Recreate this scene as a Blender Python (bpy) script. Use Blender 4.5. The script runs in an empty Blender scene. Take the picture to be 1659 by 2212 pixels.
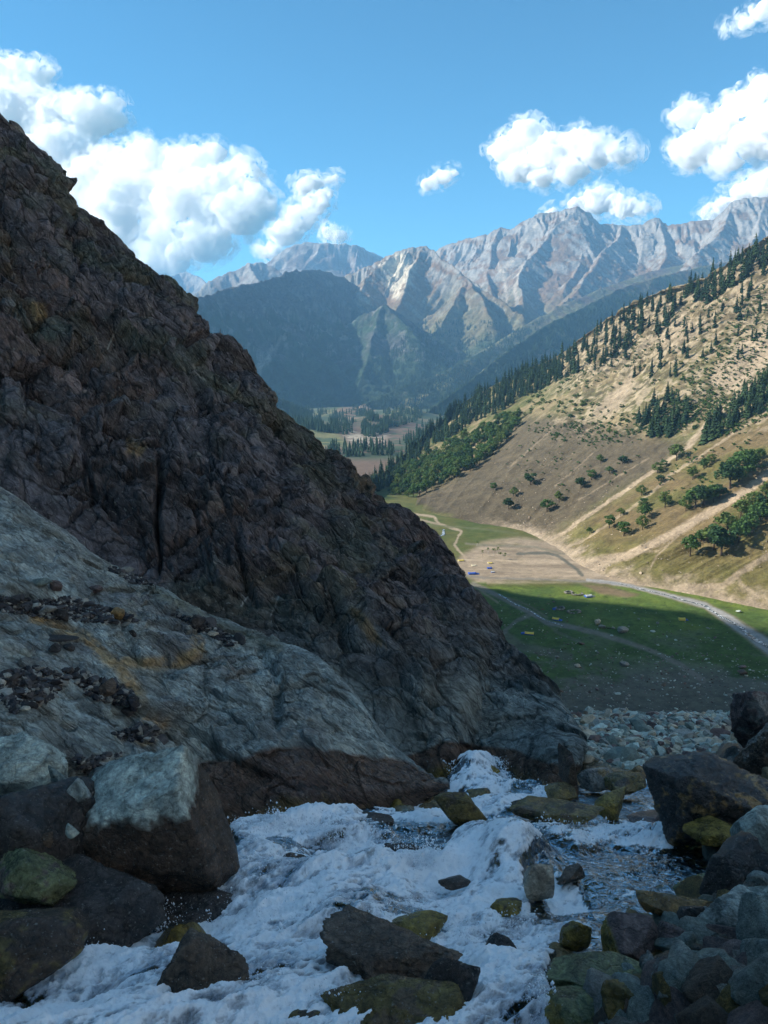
import bpy, math, random
import numpy as np
from mathutils import Vector, Matrix
from mathutils.bvhtree import BVHTree
R = math.radians
random.seed(7)
rng = np.random.default_rng(7)
scene = bpy.context.scene
C = scene.collection

# ------------------------------------------------------------------ camera
PITCH = R(10.0)
FPX = 1736.0                                   # focal length for a picture 2212 high
cam = bpy.data.cameras.new('camera')
camo = bpy.data.objects.new('camera', cam); C.objects.link(camo)
camo.location = (0, 0, 0); camo.rotation_euler = (R(90) - PITCH, 0, 0)
cam.sensor_fit = 'VERTICAL'; cam.sensor_height = 24.0
cam.lens = 24.0 * FPX / 2212.0
cam.clip_start = 0.1; cam.clip_end = 120000
scene.camera = camo

# ------------------------------------------------------------------ sky and sun
SUN = Vector((-0.85, 0.07, 0.52)).normalized()
HAZE = 6.6e-5
SUN_EL = math.asin(SUN.z)
world = bpy.data.worlds.new('World'); scene.world = world
world.use_nodes = True
wn = world.node_tree; wn.nodes.clear()
wo = wn.nodes.new('ShaderNodeOutputWorld'); wb = wn.nodes.new('ShaderNodeBackground')
sk = wn.nodes.new('ShaderNodeTexSky'); sk.sky_type = 'NISHITA'; sk.sun_disc = False
sk.sun_elevation = SUN_EL
sk.sun_rotation = math.atan2(SUN.x, SUN.y)
sk.altitude = 2800; sk.air_density = 1.0; sk.dust_density = 1.2; sk.ozone_density = 1.0
wb.inputs['Strength'].default_value = 0.08
wm = wn.nodes.new('ShaderNodeMix'); wm.data_type = 'RGBA'; wm.blend_type = 'MULTIPLY'; wm.inputs[0].default_value = 1
wm.inputs[7].default_value = (0.40, 0.92, 1.02, 1)      # the clear, slightly green blue of mountain air
wn.links.new(sk.outputs[0], wm.inputs[6]); wn.links.new(wm.outputs[2], wb.inputs[0]); wn.links.new(wb.outputs[0], wo.inputs[0])
sl = bpy.data.lights.new('sun', 'SUN'); sl.energy = 4.4; sl.angle = R(0.9); sl.color = (1.0, 0.93, 0.82)
so = bpy.data.objects.new('sun', sl); C.objects.link(so)
so.rotation_euler = SUN.to_track_quat('Z', 'Y').to_euler()
vs = scene.view_settings
vs.view_transform = 'Standard'; vs.look = 'None'; vs.exposure = 1.27; vs.gamma = 1.0
scene.cycles.use_denoising = True
scene.cycles.max_bounces = 24; scene.cycles.diffuse_bounces = 3; scene.cycles.glossy_bounces = 2
scene.cycles.transparent_max_bounces = 8; scene.cycles.volume_bounces = 20
scene.cycles.volume_step_rate = 0.35; scene.cycles.volume_max_steps = 256
scene.cycles.use_adaptive_sampling = True

# ------------------------------------------------------------------ maths helpers
CP, SP = math.cos(PITCH), math.sin(PITCH)
def at(px, py, D):
    """point seen at (px,py) of a 1659x2212 picture, D metres ahead"""
    cx = (px - 829.5) / FPX; cy = (1106.0 - py) / FPX
    dy = CP + SP * cy; dz = -SP + CP * cy
    return np.array([cx * D / dy, D, dz * D / dy])
def atv(px, py, D):
    cx = (px - 829.5) / FPX; cy = (1106.0 - py) / FPX
    dy = CP + SP * cy; dz = -SP + CP * cy
    return np.stack([cx * D / dy, D + 0 * dy, dz * D / dy], -1)
def proj(P):
    P = np.asarray(P); y = P[..., 1]; z = P[..., 2]
    f = y * CP - z * SP; u = y * SP + z * CP
    f = np.where(np.abs(f) < 1e-3, 1e-3, f)
    return 829.5 + FPX * P[..., 0] / f, 1106.0 - FPX * u / f
def hsh(ix, iy, iz, seed):
    h = (ix.astype(np.int64) * 374761393 + iy.astype(np.int64) * 668265263 + iz.astype(np.int64) * 2147483647 + seed * 974634777) & 0xffffffff
    h = ((h ^ (h >> 13)) * 1274126177) & 0xffffffff
    h = ((h ^ (h >> 15)) * 2246822519) & 0xffffffff
    return (h ^ (h >> 16)) & 0xffffffff
_g = np.random.default_rng(1).normal(size=(256, 3)); GRAD = (_g / np.linalg.norm(_g, axis=1)[:, None]).astype(np.float32)
def perlin(P, seed=0):
    P = np.asarray(P, dtype=np.float64); i = np.floor(P).astype(np.int64); f = (P - i).astype(np.float32)
    w = f * f * f * (f * (f * 6 - 15) + 10); out = 0
    for dx in (0, 1):
        wx = w[..., 0] if dx else 1 - w[..., 0]
        for dy in (0, 1):
            wy = w[..., 1] if dy else 1 - w[..., 1]
            for dz in (0, 1):
                wz = w[..., 2] if dz else 1 - w[..., 2]
                g = GRAD[hsh(i[..., 0] + dx, i[..., 1] + dy, i[..., 2] + dz, seed) & 255]
                out = out + wx * wy * wz * (g[..., 0] * (f[..., 0] - dx) + g[..., 1] * (f[..., 1] - dy) + g[..., 2] * (f[..., 2] - dz))
    return out * 1.5
def fbm(P, sc=1.0, octv=4, seed=0, gain=0.5, ridged=False):
    P = np.asarray(P) / sc; a = 1.0; o = 0; t = 0
    for k in range(octv):
        n = perlin(P, seed + k * 17)
        if ridged: n = 1 - 2 * np.abs(n)
        o = o + a * n; t += a; a *= gain; P = P * 2.03
    return o / t
def voro(P, sc=1.0, seed=0):
    """F1, F2, cell hash 0..1, second hash, tilt of the cell plane"""
    P = np.asarray(P) / sc; i = np.floor(P).astype(np.int64)
    f1 = np.full(P.shape[:-1], 9.0); f2 = f1.copy(); ch = np.zeros(P.shape[:-1]); tilt = ch.copy(); c2 = ch.copy()
    for dx in (-1, 0, 1):
        for dy in (-1, 0, 1):
            for dz in (-1, 0, 1):
                a, b, c = i[..., 0] + dx, i[..., 1] + dy, i[..., 2] + dz
                h = hsh(a, b, c, seed); h2 = hsh(a, b, c, seed + 5)
                jx = (h & 1023) / 1023.; jy = ((h >> 10) & 1023) / 1023.; jz = ((h >> 20) & 1023) / 1023.
                vx = P[..., 0] - (a + jx); vy = P[..., 1] - (b + jy); vz = P[..., 2] - (c + jz)
                d = np.sqrt(vx * vx + vy * vy + vz * vz)
                g = GRAD[h2 & 255]; tl = vx * g[..., 0] + vy * g[..., 1] + vz * g[..., 2]
                m = d < f1
                f2 = np.where(m, f1, np.minimum(f2, d))
                ch = np.where(m, (h2 & 0xffff) / 65535., ch); c2 = np.where(m, ((h2 >> 16) & 0xffff) / 65535., c2)
                tilt = np.where(m, tl, tilt); f1 = np.where(m, d, f1)
    return f1, f2, ch, c2, tilt
def sstep(a, b, x):
    t = np.clip((x - a) / (b - a), 0, 1); return t * t * (3 - 2 * t)
def mixc(a, b, t):
    t = np.asarray(t)[..., None]; return a * (1 - t) + np.asarray(b) * t
def rgb(r, g, b):
    """sRGB 0-255 to linear"""
    c = np.array([r, g, b]) / 255.0
    return np.where(c <= 0.04045, c / 12.92, ((c + 0.055) / 1.055) ** 2.4)
def seg_dist(X, Y, pts):
    """distance in picture pixels to a polyline, and the position along it"""
    best = np.full(X.shape, 1e9)
    for (x0, y0), (x1, y1) in zip(pts[:-1], pts[1:]):
        dx, dy = x1 - x0, y1 - y0
        t = np.clip(((X - x0) * dx + (Y - y0) * dy) / (dx * dx + dy * dy + 1e-9), 0, 1)
        best = np.minimum(best, np.hypot(X - x0 - t * dx, Y - y0 - t * dy))
    return best
def inpoly(X, Y, pts):
    ins = np.zeros(X.shape, bool); n = len(pts)
    for i in range(n):
        x0, y0 = pts[i]; x1, y1 = pts[(i + 1) % n]
        c = ((y0 > Y) != (y1 > Y)) & (X < (x1 - x0) * (Y - y0) / (y1 - y0 + 1e-12) + x0)
        ins ^= c
    return ins
def polymask(X, Y, pts, soft=12):
    """1 inside a polygon, soft edge"""
    d = seg_dist(X, Y, list(pts) + [pts[0]]); ins = inpoly(X, Y, pts)
    return sstep(-soft, soft, np.where(ins, d, -d))

# ------------------------------------------------------------------ object helpers
def tag(o, label=None, cat=None, group=None, kind=None):
    if label: o['label'] = label
    if cat: o['category'] = cat
    if group: o['group'] = group
    if kind: o['kind'] = kind
    return o
def link(name, me, parent=None, loc=None):
    o = bpy.data.objects.new(name, me); C.objects.link(o)
    if parent is not None: o.parent = parent
    if loc is not None: o.location = loc
    return o
def mesh_np(name, V, F, mat=None, smooth=True, attrs=None):
    """V (n,3), F (m,k) all faces of k corners"""
    V = np.asarray(V, np.float32); F = np.asarray(F, np.int32)
    me = bpy.data.meshes.new(name)
    me.vertices.add(len(V)); me.vertices.foreach_set('co', V.ravel())
    k = F.shape[1]
    me.loops.add(F.size); me.loops.foreach_set('vertex_index', F.ravel())
    me.polygons.add(len(F)); me.polygons.foreach_set('loop_start', np.arange(0, F.size, k, dtype=np.int32))
    try: me.polygons.foreach_set('loop_total', np.full(len(F), k, np.int32))
    except Exception: pass
    me.polygons.foreach_set('use_smooth', np.full(len(F), smooth))
    if attrs:
        for an, av in attrs.items():
            av = np.asarray(av, np.float32)
            if av.ndim == 2:
                if av.shape[1] == 3: av = np.concatenate([av, np.ones((len(av), 1), np.float32)], 1)
                a = me.attributes.new(an, 'FLOAT_COLOR', 'POINT'); a.data.foreach_set('color', av.ravel())
            else:
                a = me.attributes.new(an, 'FLOAT', 'POINT'); a.data.foreach_set('value', av)
    me.update(calc_edges=True)
    if mat: me.materials.append(mat)
    return me
def grid_faces(m, n, keep=None, flip=False):
    i = np.arange(m * n).reshape(m, n)
    a, b, c, d = i[:-1, :-1], i[:-1, 1:], i[1:, 1:], i[1:, :-1]
    F = np.stack([a, d, c, b] if flip else [a, b, c, d], -1).reshape(-1, 4)
    if keep is not None:
        kk = keep[:-1, :-1] | keep[:-1, 1:] | keep[1:, 1:] | keep[1:, :-1]
        F = F[kk.ravel()]
    return F
def compact(V, F, attrs):
    used = np.zeros(len(V), bool); used[F.ravel()] = True
    idx = np.cumsum(used) - 1
    return V[used], idx[F], {k: a[used] for k, a in attrs.items()}
def grid_obj(name, P, mat, attrs=None, keep=None, flip=False, parent=None, smooth=True):
    m, n = P.shape[:2]; F = grid_faces(m, n, keep, flip)
    A = {k: np.asarray(a).reshape(m * n, -1).squeeze() for k, a in (attrs or {}).items()}
    V, F, A = compact(P.reshape(-1, 3), F, A)
    return link(name, mesh_np(name, V, F, mat, smooth, A), parent)
def normals(P):
    du = np.gradient(P, axis=1); dv = np.gradient(P, axis=0)
    n = np.cross(du, dv); return n / (np.linalg.norm(n, axis=-1, keepdims=True) + 1e-12)
def catmull(Q, u):
    """Q (k,d) at integer knots, sampled at u in 0..k-1 (monotone-ish)"""
    Q = np.asarray(Q, float); k = len(Q)
    i = np.clip(np.floor(u).astype(int), 0, k - 2); t = (u - i)[:, None]
    p0 = Q[np.clip(i - 1, 0, k - 1)]; p1 = Q[i]; p2 = Q[i + 1]; p3 = Q[np.clip(i + 2, 0, k - 1)]
    return 0.5 * ((2 * p1) + (p2 - p0) * t + (2 * p0 - 5 * p1 + 4 * p2 - p3) * t ** 2 + (3 * p1 - p0 - 3 * p2 + p3) * t ** 3)
def resample(row, n, smooth=True):
    """row [(px,py,D)...] -> n 3-D points, even in picture length"""
    r = np.array(row, float); L = np.r_[0, np.cumsum(np.hypot(np.diff(r[:, 0]), np.diff(r[:, 1])))]
    s = np.linspace(0, L[-1], n); u = np.interp(s, L, np.arange(len(r)))
    q = catmull(r, u) if smooth else np.stack([np.interp(u, np.arange(len(r)), r[:, j]) for j in range(3)], -1)
    return atv(q[:, 0], q[:, 1], q[:, 2])
def loft(rows, n, m, vs=None, smooth=True):
    G = np.stack([resample(r, n) if not isinstance(r, np.ndarray) else r for r in rows], 0)
    k = len(rows); vs = np.arange(k) if vs is None else np.array(vs, float)
    v = np.interp(np.linspace(vs[0], vs[-1], m), vs, np.arange(k))
    if smooth: return catmull(G.reshape(k, -1), v).reshape(m, n, 3)
    return np.stack([np.interp(v, np.arange(k), G.reshape(k, -1)[:, j]) for j in range(G[0].size)], -1).reshape(m, n, 3)

# ------------------------------------------------------------------ materials
def nodes(name):
    m = bpy.data.materials.new(name); m.use_nodes = True
    nt = m.node_tree; nt.nodes.clear()
    return m, nt
class N:
    def __init__(s, nt): s.nt = nt
    def __call__(s, t, **kw):
        n = s.nt.nodes.new(t)
        for k, v in kw.items():
            if k.startswith('_'): setattr(n, k[1:], v)
            else:
                key = int(k[1:]) if k[0] == 'i' and k[1:].isdigit() else k.replace('__', ' ')
                if hasattr(v, 'links') or isinstance(v, bpy.types.NodeSocket): s.nt.links.new(v, n.inputs[key])
                else: n.inputs[key].default_value = v
        return n
    def noise(s, vec, scale, detail=6, rough=0.6, dist=0.0):
        return s('ShaderNodeTexNoise', Vector=vec, Scale=scale, Detail=detail, Roughness=rough, Distortion=dist).outputs['Fac']
    def vor(s, vec, scale, feature='F1', rand=1.0):
        n = s('ShaderNodeTexVoronoi', _feature=feature, Vector=vec, Scale=scale, Randomness=rand)
        return n.outputs['Distance']
    def math(s, op, a, b=0.0, clamp=False):
        n = s('ShaderNodeMath', _operation=op, _use_clamp=clamp, i0=a, i1=b); return n.outputs[0]
    def ramp(s, fac, lo, hi, a=0.0, b=1.0):
        n = s('ShaderNodeMapRange', Value=fac); n.inputs[1].default_value = lo; n.inputs[2].default_value = hi
        n.inputs[3].default_value = a; n.inputs[4].default_value = b; return n.outputs[0]
    def mix(s, fac, a, b, mode='MIX'):
        n = s.nt.nodes.new('ShaderNodeMix'); n.data_type = 'RGBA'; n.blend_type = mode
        for i, v in ((0, fac), (6, a), (7, b)):
            if isinstance(v, bpy.types.NodeSocket): s.nt.links.new(v, n.inputs[i])
            else: n.inputs[i].default_value = v if i == 0 else tuple(list(v)[:3]) + (1,)
        return n.outputs[2]
def rock_mat(name, scale, bump=0.5, dist=0.1, rough=0.85, var=0.5, stretch=(1, 1, 1), crack=0.5, wetattr=False, rot=(0, 0, 0), hue=True, speck=0.0, fine=6.0):
    """coloured by the mesh attribute Col; stone grain, cracks with painted shade, speckles and bump on top"""
    m, nt = nodes(name); n = N(nt)
    geo = n('ShaderNodeTexCoord').outputs['Object']
    mp = n('ShaderNodeMapping', Vector=n('ShaderNodeMapping', Vector=geo, Rotation=rot).outputs[0], Scale=stretch).outputs[0]
    col = n('ShaderNodeAttribute', _attribute_name='Col').outputs['Color']
    n1 = n.noise(mp, scale, 9, 0.72, 0.5); n2 = n.noise(mp, scale * fine, 7, 0.75); n3 = n.noise(mp, scale * 0.23, 4, 0.55)
    v = n.math('MULTIPLY', n.ramp(n1, 0.35, 0.65, 1 - var, 1 + var), n.ramp(n2, 0.35, 0.65, 1 - var * 0.8, 1 + var * 0.8))
    wv = n('ShaderNodeMixRGB', Fac=0.22, Color1=mp, Color2=n('ShaderNodeTexNoise', Vector=mp, Scale=scale * 1.3, Detail=4).outputs['Color']).outputs[0]
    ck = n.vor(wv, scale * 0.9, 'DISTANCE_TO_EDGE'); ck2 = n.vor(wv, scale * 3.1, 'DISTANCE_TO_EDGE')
    crack_shade = n.math('MULTIPLY', n.ramp(ck, 0.0, 0.05, 1 - crack, 1.0), n.ramp(ck2, 0.0, 0.05, 1 - crack * .7, 1.0))  # cracks darkened in the colour, standing in for shade inside them
    v = n.math('MULTIPLY', v, crack_shade)
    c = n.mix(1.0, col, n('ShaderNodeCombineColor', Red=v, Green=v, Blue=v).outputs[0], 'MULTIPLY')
    if hue: c = n.mix(n.ramp(n3, 0.45, 0.62, 0, 0.35), c, n.mix(1.0, c, (1.25, 0.95, 0.72), 'MULTIPLY'))
    if speck: c = n.mix(n.math('MULTIPLY', n.ramp(n.noise(mp, scale * fine * 1.7, 3, .6), .62, .70), speck), c, (.34, .33, .29))
    h = n.math('ADD', n1, n.math('ADD', n.math('MULTIPLY', n2, 0.30), n.math('MULTIPLY', n.math('ADD', n.ramp(ck, 0, 0.07), n.math('MULTIPLY', n.ramp(ck2, 0, .08), .4)), 0.35 * crack)))
    bp = n('ShaderNodeBump', Strength=bump, Distance=dist, Height=h).outputs[0]
    b = n('ShaderNodeBsdfPrincipled', Normal=bp, Roughness=rough)
    nt.links.new(c, b.inputs['Base Color'])
    if wetattr:
        w = n('ShaderNodeAttribute', _attribute_name='Wet').outputs['Fac']
        nt.links.new(n.ramp(w, 0, 1, rough, 0.26), b.inputs['Roughness'])
    else: b.inputs['Specular IOR Level'].default_value = 0.25
    o = n('ShaderNodeOutputMaterial'); nt.links.new(b.outputs[0], o.inputs[0])
    return m
def plain_mat(name, col, rough=0.8, noise=None, var=0.3, trans=None):
    m, nt = nodes(name); n = N(nt)
    c = tuple(col) + (1,)
    b = n('ShaderNodeBsdfPrincipled', Roughness=rough); b.inputs['Base Color'].default_value = c
    b.inputs['Specular IOR Level'].default_value = 0.2
    if noise:
        g = n('ShaderNodeTexCoord').outputs['Object']; f = n.ramp(n.noise(g, noise, 5), 0.3, 0.7, 1 - var, 1 + var)
        cc = n.mix(1.0, col, n('ShaderNodeCombineColor', Red=f, Green=f, Blue=f).outputs[0], 'MULTIPLY'); nt.links.new(cc, b.inputs['Base Color'])
    o = n('ShaderNodeOutputMaterial')
    if trans:
        t = n('ShaderNodeBsdfTranslucent'); t.inputs[0].default_value = tuple(x * trans for x in col) + (1,)
        a = n('ShaderNodeAddShader'); nt.links.new(b.outputs[0], a.inputs[0]); nt.links.new(t.outputs[0], a.inputs[1]); nt.links.new(a.outputs[0], o.inputs[0])
    else: nt.links.new(b.outputs[0], o.inputs[0])
    return m

# ================================================================== FAR MOUNTAINS
M_far = rock_mat('mountain_rock', 0.012, bump=1.0, dist=20, var=0.34, crack=0.15, rough=0.95, hue=False)
M_hill = rock_mat('hillside_soil', 0.07, bump=1.0, dist=2.4, var=0.34, crack=0.1, rough=0.95, hue=False)
M_floor = rock_mat('valley_floor', 0.12, bump=0.5, dist=0.5, var=0.22, crack=0.0, rough=0.95, hue=False)

def polar_patch(az0, az1, r0, r1, n, m):
    az = np.radians(np.linspace(az0, az1, n)); r = np.geomspace(r0, r1, m)
    A, Rr = np.meshgrid(az, r); return Rr * np.sin(A), Rr * np.cos(A)
def ridge_height(X, Y, ridges, warp=0, wsc=400, seed=0, floor=-400):
    P0 = np.stack([X, Y, 0 * X], -1)
    if warp:
        X = X + warp * fbm(P0 + 31.7, wsc, 4, seed); Y = Y + warp * fbm(P0 + 97.1, wsc, 4, seed + 3)
    H = np.full(X.shape, float(floor)); idx = np.zeros(X.shape, int); HD = np.full(X.shape, 1e9)
    for ri, rd in enumerate(ridges):
        pts = np.array([at(*p) for p in rd['p']]) if not rd.get('world') else np.array(rd['p'], float)
        k = rd.get('k', 0.8); best = np.full(X.shape, 1e18); z = np.zeros(X.shape); s = np.zeros(X.shape); sd = np.zeros(X.shape); acc = 0
        for a, b in zip(pts[:-1], pts[1:]):
            dx, dy = b[0] - a[0], b[1] - a[1]; L2 = dx * dx + dy * dy; L = math.sqrt(L2)
            t = np.clip(((X - a[0]) * dx + (Y - a[1]) * dy) / L2, 0, 1)
            ex = X - a[0] - t * dx; ey = Y - a[1] - t * dy; d = ex * ex + ey * ey
            mm = d < best; best = np.where(mm, d, best); z = np.where(mm, a[2] + t * (b[2] - a[2]), z)
            s = np.where(mm, acc + t * L, s); sd = np.where(mm, np.sign(dx * ey - dy * ex), sd); acc += L
        d = np.sqrt(best)
        kk = np.where(sd > 0, rd.get('kl', k), rd.get('kr', k))
        amp = rd.get('g', 60.); lam = rd.get('lam', 220.); sh = rd.get('shear', 0.0)
        q = np.stack([(s + sh * d * sd) / lam, d / (lam * 4.5), sd * 7 + 0 * s], -1)
        gl = 1 - 2 * np.abs(perlin(q, seed + ri * 11)); gl2 = 1 - 2 * np.abs(perlin(q * np.array([2.7, 2.2, 1]), seed + ri * 11 + 5)); gl3 = 1 - 2 * np.abs(perlin(q * np.array([6.7, 5, 1]), seed + ri * 11 + 6))
        fade = sstep(0, lam * 1.1, d)
        h = z - kk * d * (1 - 0.12 * sstep(300, 1500, d)) - amp * fade * (0.9 - gl) - 0.45 * amp * sstep(0, lam * .4, d) * (0.9 - gl2) - 0.2 * amp * sstep(0, lam * .2, d) * (0.9 - gl3)
        mm = h > H; H = np.where(mm, h, H); idx = np.where(mm, ri, idx); HD = np.where(mm, d, HD)
    return H, idx, HD
def mountain(name, az0, az1, r0, r1, n, m, ridges, colour, warp=60, wsc=420, seed=0, rough=18, rsc=160, cut=-290):
    X, Y = polar_patch(az0, az1, r0, r1, n, m)
    H, idx, HD = ridge_height(X, Y, ridges, warp, wsc, seed)
    P = np.stack([X, Y, H], -1)
    H = H + rough * fbm(P, rsc, 5, seed + 50, 0.55, ridged=True) + rough * .5 * fbm(P, rsc * .3, 3, seed + 70)
    P = np.stack([X, Y, H], -1); Nn = normals(P); Nn = np.where(Nn[..., 2:] < 0, -Nn, Nn)
    px, py = proj(P)
    Col = colour(P, Nn, px, py, idx, HD)
    o = grid_obj(name, P, M_far, {'Col': Col.reshape(-1, 3)}, keep=H > cut)
    tag(o, kind='structure'); return o, P

GREY = np.array([.245, .228, .205]); MAUVE = np.array([.115, .082, .064]); FOREST = np.array([.022, .042, .020]); OLIVE = np.array([.12, .115, .055]); SCREE = np.array([.27, .235, .19]); PALE = np.array([.46, .40, .30])
def col_range(P, Nn, px, py, idx, HD):
    n1 = fbm(P * np.array([1, 1, .4]), 260, 5, 5, .6); n2 = fbm(P, 70, 4, 9, .6)
    st = fbm(np.stack([P[..., 0] * .8 + P[..., 2] * .9, P[..., 1] * .3, P[..., 2] * .15], -1), 55, 4, 12)
    c = mixc(np.broadcast_to(MAUVE * np.array([1.45, 1.3, 1.0]), P.shape), GREY, sstep(-.12, .22, st + n1 * .8 + (0.70 - Nn[..., 2]) * 1.3 + (560 - py) / 500))
    c = mixc(c, SCREE, sstep(.2, .45, n2 + n1 * .5) * .5)
    low = sstep(690, 800, py + n1 * 160 + n2 * 60)
    c = mixc(c, OLIVE, sstep(600, 700, py + n1 * 120) * .75)
    c = mixc(c, FOREST * 1.6, low * sstep(-.35, .05, n1 + n2 * .6 + .12))
    # pale cliff below the central summit
    mk = polymask(px + n2 * 22, py + n1 * 30, [(822, 572), (870, 548), (895, 560), (890, 600), (862, 636), (850, 640), (835, 606)], 9) * sstep(-.22, .1, n2 + .1)
    c = mixc(c, PALE * 1.15, mk)
    mk = polymask(px + n2 * 15, py + n1 * 20, [(868, 785), (905, 760), (915, 775), (905, 800), (880, 812)], 7)
    c = mixc(c, PALE * .75, mk * sstep(-.2, .2, n2 + .1))
    for pl, w in (([(1078, 570), (1090, 610), (1095, 650)], 2), ([(1130, 575), (1112, 620), (1118, 660)], 2), ([(1170, 470), (1105, 560), (1080, 600)], 2)):
        c = mixc(c, SCREE * 1.2, 1 - sstep(w, w + 3, seg_dist(px + n2 * 8, py, pl)))
    return c
def col_far(P, Nn, px, py, idx, HD):
    n1 = fbm(P, 300, 5, 5, .6); st = fbm(np.stack([P[..., 0] * .8 + P[..., 2] * .9, P[..., 1] * .3, P[..., 2] * .15], -1), 70, 4, 12)
    c = mixc(np.broadcast_to(GREY * 1.05, P.shape), MAUVE * 1.2, sstep(-.1, .25, n1 + st * .3))
    return mixc(c, OLIVE, sstep(610, 680, py))
def col_dark(P, Nn, px, py, idx, HD):
    n1 = fbm(P, 300, 5, 25, .6); n2 = fbm(P, 60, 4, 29, .6)
    c = mixc(np.broadcast_to(np.array([.075, .072, .068]), P.shape), FOREST * 1.1, sstep(-.2, .2, n1 + (py - 700) / 300))
    c = mixc(c, GREY * .7, sstep(.12, .3, n2 + n1 * .5) * .6 * (py < 780))
    c = mixc(c, SCREE * .8, (1 - sstep(2, 11, seg_dist(px + n2 * 22, py, [(612, 728), (590, 755), (572, 780), (548, 802)]) * (1.0 + (770 - py) / 120).clip(.5, 2))) * .9)
    for pl in ([(600, 640), (625, 690), (615, 725)], [(700, 690), (722, 760)], [(665, 700), (640, 760)], [(740, 690), (752, 750)]):
        c = mixc(c, SCREE * .6, (1 - sstep(1, 4, seg_dist(px + n2 * 12, py, pl))) * sstep(-.05, .25, n1 + n2) * .4)
    return c
def col_spur(P, Nn, px, py, idx, HD):
    n1 = fbm(P, 220, 5, 35, .6); n2 = fbm(P, 50, 4, 39, .6)
    up = np.where(idx == 0, 1.0, 0.0)
    c = mixc(np.broadcast_to(OLIVE * 1.0, P.shape), MAUVE * .9, sstep(-.1, .2, n1))
    c = mixc(c, SCREE * .7, sstep(.15, .35, n2) * .5)
    fo = np.where(idx == 0, sstep(0, 60, py - np.interp(px, [780, 1000, 1100, 1200, 1300, 1500], [640, 735, 700, 680, 640, 560]) + n1 * 90 - 10), sstep(-30, 30, py - 640 + n1 * 60))
    c = mixc(c, FOREST, fo * sstep(-.4, -.1, n2 + n1 + .15))
    for pg, cc in (([(1150, 790), (1165, 755), (1190, 748), (1200, 770), (1180, 790)], SCREE * .55), ([(1210, 770), (1235, 748), (1255, 760), (1240, 780)], SCREE * .5),
                   ([(800, 905), (880, 865), (930, 848), (895, 885), (830, 912)], np.array([.30, .25, .12])), ([(730, 890), (790, 868), (800, 885), (770, 915), (735, 915)], np.array([.27, .19, .13])),
                   ([(930, 835), (975, 815), (985, 822), (950, 845)], np.array([.26, .24, .11])), ([(905, 930), (960, 900), (975, 905), (930, 945)], np.array([.25, .22, .11]))):
        c = mixc(c, cc, polymask(px + n2 * 14, py + n1 * 8, pg, 4))
    return c

mountain('distant_peak', -20, 3, 6300, 12500, 420, 260, [
    dict(p=[(330, 640, 11000), (365, 600, 11000), (385, 592, 11200), (405, 589, 11200), (430, 600, 11000), (470, 640, 10500)], k=.8, g=90, lam=300),
    dict(p=[(380, 665, 7000), (415, 640, 7050), (450, 612, 7100), (490, 592, 7200), (540, 571, 7300), (575, 569, 7400), (612, 592, 7300), (660, 640, 7200)], k=.7, g=60, lam=260),
    dict(p=[(540, 571, 7300), (560, 610, 6900), (580, 680, 6500)], k=.75, g=50, lam=200),
    dict(p=[(560, 590, 9300), (590, 560, 9200), (620, 540, 9100), (660, 524, 9000), (700, 526, 9000), (745, 530, 9100), (783, 535, 9200), (820, 556, 9300), (900, 620, 9300)], k=.8, kr=.62, g=110, lam=300, shear=-.5),
    dict(p=[(700, 526, 9000), (640, 600, 8300), (620, 680, 7800)], k=.8, g=60, lam=250),
], col_far, seed=3, warp=90, rough=26, cut=-100)

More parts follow.
